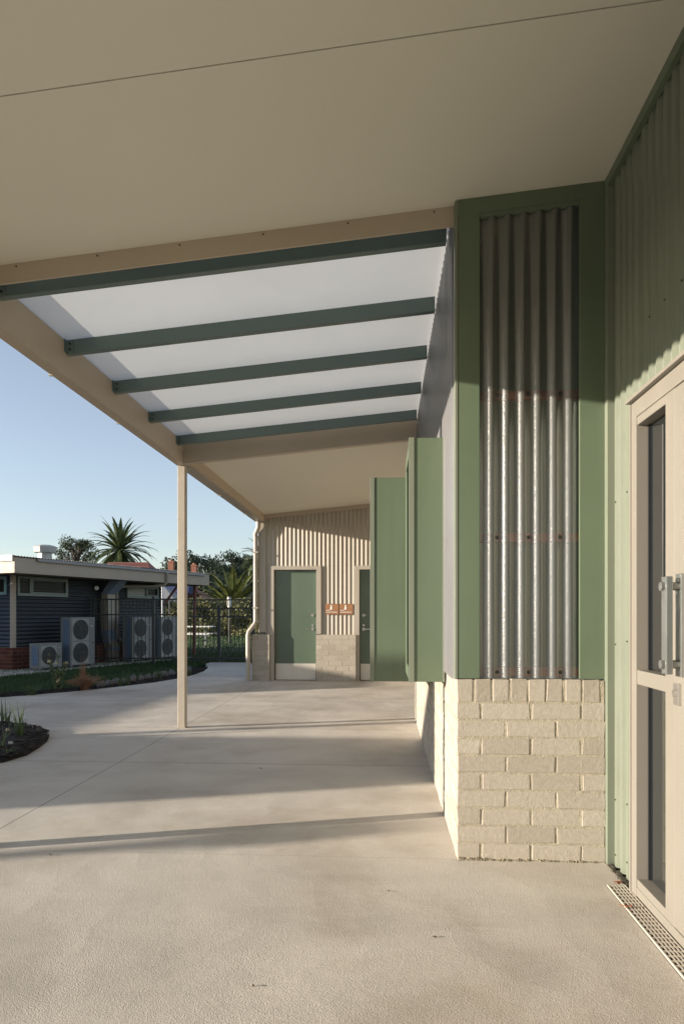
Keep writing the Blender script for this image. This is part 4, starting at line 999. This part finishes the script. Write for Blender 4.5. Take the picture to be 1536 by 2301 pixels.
sb = thing('shrub', 'spindly young shrub with pale flowers on the mulch border', 'shrub', (x, y, -.02)); m = MB(); lf = MB(); fl = MB()
for i in range(9):
    a = R.uniform(0, 6.28); p = [(x, y, -.02), (x + .05 * math.cos(a), y + .05 * math.sin(a), .2), (x + .13 * math.cos(a) * R.uniform(.4, 1.3), y + .13 * math.sin(a), R.uniform(.35, .62))]; m.tube(p, .004, 5)
    for k in range(16):
        f = R.uniform(.2, 1); q = Vector(p[0]).lerp(Vector(p[1]), f * 2) if f < .5 else Vector(p[1]).lerp(Vector(p[2]), f * 2 - 1)
        canopy(lf, q, .045, 3, .02)
    if i % 2 == 0: canopy(fl, p[1] if i % 4 else p[2], .04, 8, .02)
m.build('stem', BARK, sb); lf.build('leaf', STRAP, sb)['kind'] = 'stuff'; fl.build('flower', painted('cream_petal', (.60, .50, .28), .7, .1, 9), sb)['kind'] = 'stuff'
# edging stones along the border
rock_spots = []
for px in (232, 248, 262, 300, 316, 331, 347, 372, 388, 405, 420): 
    pass
seq = ['leftmost', 'second', 'third', 'fourth', 'fifth', 'sixth', 'seventh', 'eighth', 'ninth', 'tenth', 'eleventh']
for i, px in enumerate((228, 246, 262, 279, 300, 317, 333, 350, 368, 386, 424)):
    py = 1546 - (px - 228) * .165 - 4; x, y = at(px, py)
    bm = bmesh.new(); bmesh.ops.create_icosphere(bm, subdivisions=2, radius=1)
    sx_, sy_, sz_ = R.uniform(.055, .09), R.uniform(.05, .08), R.uniform(.06, .10)
    for v in bm.verts:
        f = 1 + .22 * math.sin(v.co.x * 4 + i) * math.cos(v.co.y * 3 + i * 2) + R.uniform(-.07, .07); v.co = Vector((v.co.x * sx_ * f, v.co.y * sy_ * f, v.co.z * sz_ * f))
    me = bpy.data.meshes.new('border_stone'); bm.to_mesh(me); bm.free(); me.materials.append(STONE)
    for p in me.polygons: p.use_smooth = False
    o = bpy.data.objects.new('border_stone', me); COL.objects.link(o); o.location = (x, y, .02)
    tag(o, seq[i] + ' dark rough stone from the left along the mulch border', 'stone', 'dark stones edging the mulch border')
# pebbles in the round bed
for i, (px, py, lab) in enumerate(((24, 1686, 'white pebble pair lump near the front of the round bed'), (50, 1660, 'buff pebble at the foot of the tall strap plant'), (18, 1655, 'small buff pebble at the back of the round bed'))):
    x, y = at(px, py); m = MB(); m.tube([(x - .02, y, .055), (x - .012, y, .066), (x + .012, y, .066), (x + .022, y, .056)], [.004, .014, .013, .003], 8); tag(m.build('pebble', painted('pebble_%d' % i, (.5, .5, .46) if i == 0 else (.38, .30, .22), .8), loc=(x, y, .05)), lab, 'pebble')

# ------------------------------------------------------------------ unseen shapes added on the left to cast shade on the paving
CAST = thing('shade_caster_block', 'unseen stepped block added on the left to cast shadows', 'building', (-18, 3, 0))
pr_ = [(-.04, 0), (-.04, 3.74), (2.75, 2.13), (6.1, 2.17), (6.5, 2.64), (9.8, 2.72), (10.6, 3.17), (15.7, 3.21), (15.7, 0)]  # outline shaped to give the shadow edges on paving and side wall
m = MB(); n = len(pr_)
m.add([(-16, a, b) for a, b in pr_] + [(-20, a, b) for a, b in pr_], [tuple(range(n)), tuple(range(n, 2 * n))[::-1]] + [(i, n + i, n + (i + 1) % n, (i + 1) % n) for i in range(n)])
m.build('wall', painted('shade_caster_finish', (.40, .36, .29), .85, .1, 1.5), CAST)  # body of the added shade block
m = MB()
for i in range(1, 7):
    (a0, b0), (a1, b1) = pr_[i], pr_[i + 1]
    m.hexa([(-15.98, a0, b0 + .001), (-20.2, a0, b0 + .001), (-20.2, a1, b1 + .001), (-15.98, a1, b1 + .001), (-15.98, a0, b0 + .05), (-20.2, a0, b0 + .05), (-20.2, a1, b1 + .05), (-15.98, a1, b1 + .05)])
m.build('roof', ROOFG, CAST)  # top skin of the added shade block

m = MB(); m.tube([(-16.2, 2.65, 2.1), (-16.2, 2.65, 5.9)], .07, 10); m.build('shadow_rod', ROOFG, CAST)  # rod added for one thin line of shadow
CASTP = thing('shadow_pole', 'unseen slim grey pole added on the left for its shadow', 'lamp', (-16, -.95, 0))  # added only for a soft shadow streak across the paving
m = MB(); m.tube([(-16, -.95, 0), (-16, -.95, 2.5)], [.075, .06], 12); m.build('pole', ROOFG, CASTP)
m = MB(); m.tube([(-16, -.95, 2.501), (-16, -.95, 2.58), (-16, -.95, 2.74)], [.06, .16, .12], 12); m.build('lamp_head', WHITE, CASTP)  # widened top of the added shadow pole, gives no light
# ------------------------------------------------------------------ light, sky, camera
SD = Vector((1, .30, -.170)).normalized()
EL = math.asin(-SD.z)
sun = bpy.data.lights.new('sun', 'SUN'); sun.energy = 5.0; sun.angle = math.radians(.42); sun.color = (1.0, .885, .75)
so = bpy.data.objects.new('sun', sun); COL.objects.link(so); so.rotation_euler = SD.to_track_quat('-Z', 'Y').to_euler(); so.location = (-20, -8, 12)
w = bpy.data.worlds.new('World'); SC.world = w; w.use_nodes = True; nt = w.node_tree
for n_ in list(nt.nodes): nt.nodes.remove(n_)
sky = nt.nodes.new('ShaderNodeTexSky'); sky.sky_type = 'NISHITA'; sky.sun_disc = False; sky.sun_elevation = EL
sky.sun_rotation = math.atan2(-SD.x, -SD.y)
sky.air_density = 1.0; sky.dust_density = .35; sky.ozone_density = 2.2
bg = nt.nodes.new('ShaderNodeBackground'); bg.inputs['Strength'].default_value = .118
ow = nt.nodes.new('ShaderNodeOutputWorld'); hs = nt.nodes.new('ShaderNodeHueSaturation'); hs.inputs['Saturation'].default_value = .60; nt.links.new(sky.outputs[0], hs.inputs['Color']); tm = nt.nodes.new('ShaderNodeMixRGB'); tm.blend_type = 'MULTIPLY'; tm.inputs[0].default_value = 1; tm.inputs[2].default_value = (1.0, 1.0, 1.045, 1); nt.links.new(hs.outputs[0], tm.inputs[1]); nt.links.new(tm.outputs[0], bg.inputs['Color']); nt.links.new(bg.outputs[0], ow.inputs['Surface'])
cam = bpy.data.cameras.new('camera'); co = bpy.data.objects.new('camera', cam); COL.objects.link(co)
co.location = (0, 0, CAMZ); co.rotation_euler = (math.radians(90), 0, TH)
cam.sensor_fit = 'VERTICAL'; cam.sensor_height = 36; cam.lens = 36 * F / 2301; cam.shift_y = (1380 - 1150.5) / 2301; cam.clip_end = 3000; cam.clip_start = .05
SC.camera = co
SC.view_settings.view_transform = 'Standard'; SC.view_settings.look = 'None'; SC.view_settings.gamma = 1; SC.view_settings.exposure = 1.1
SC.view_settings.use_curve_mapping = False
SC.cycles.max_bounces = 10; SC.cycles.diffuse_bounces = 6; SC.cycles.transparent_max_bounces = 12
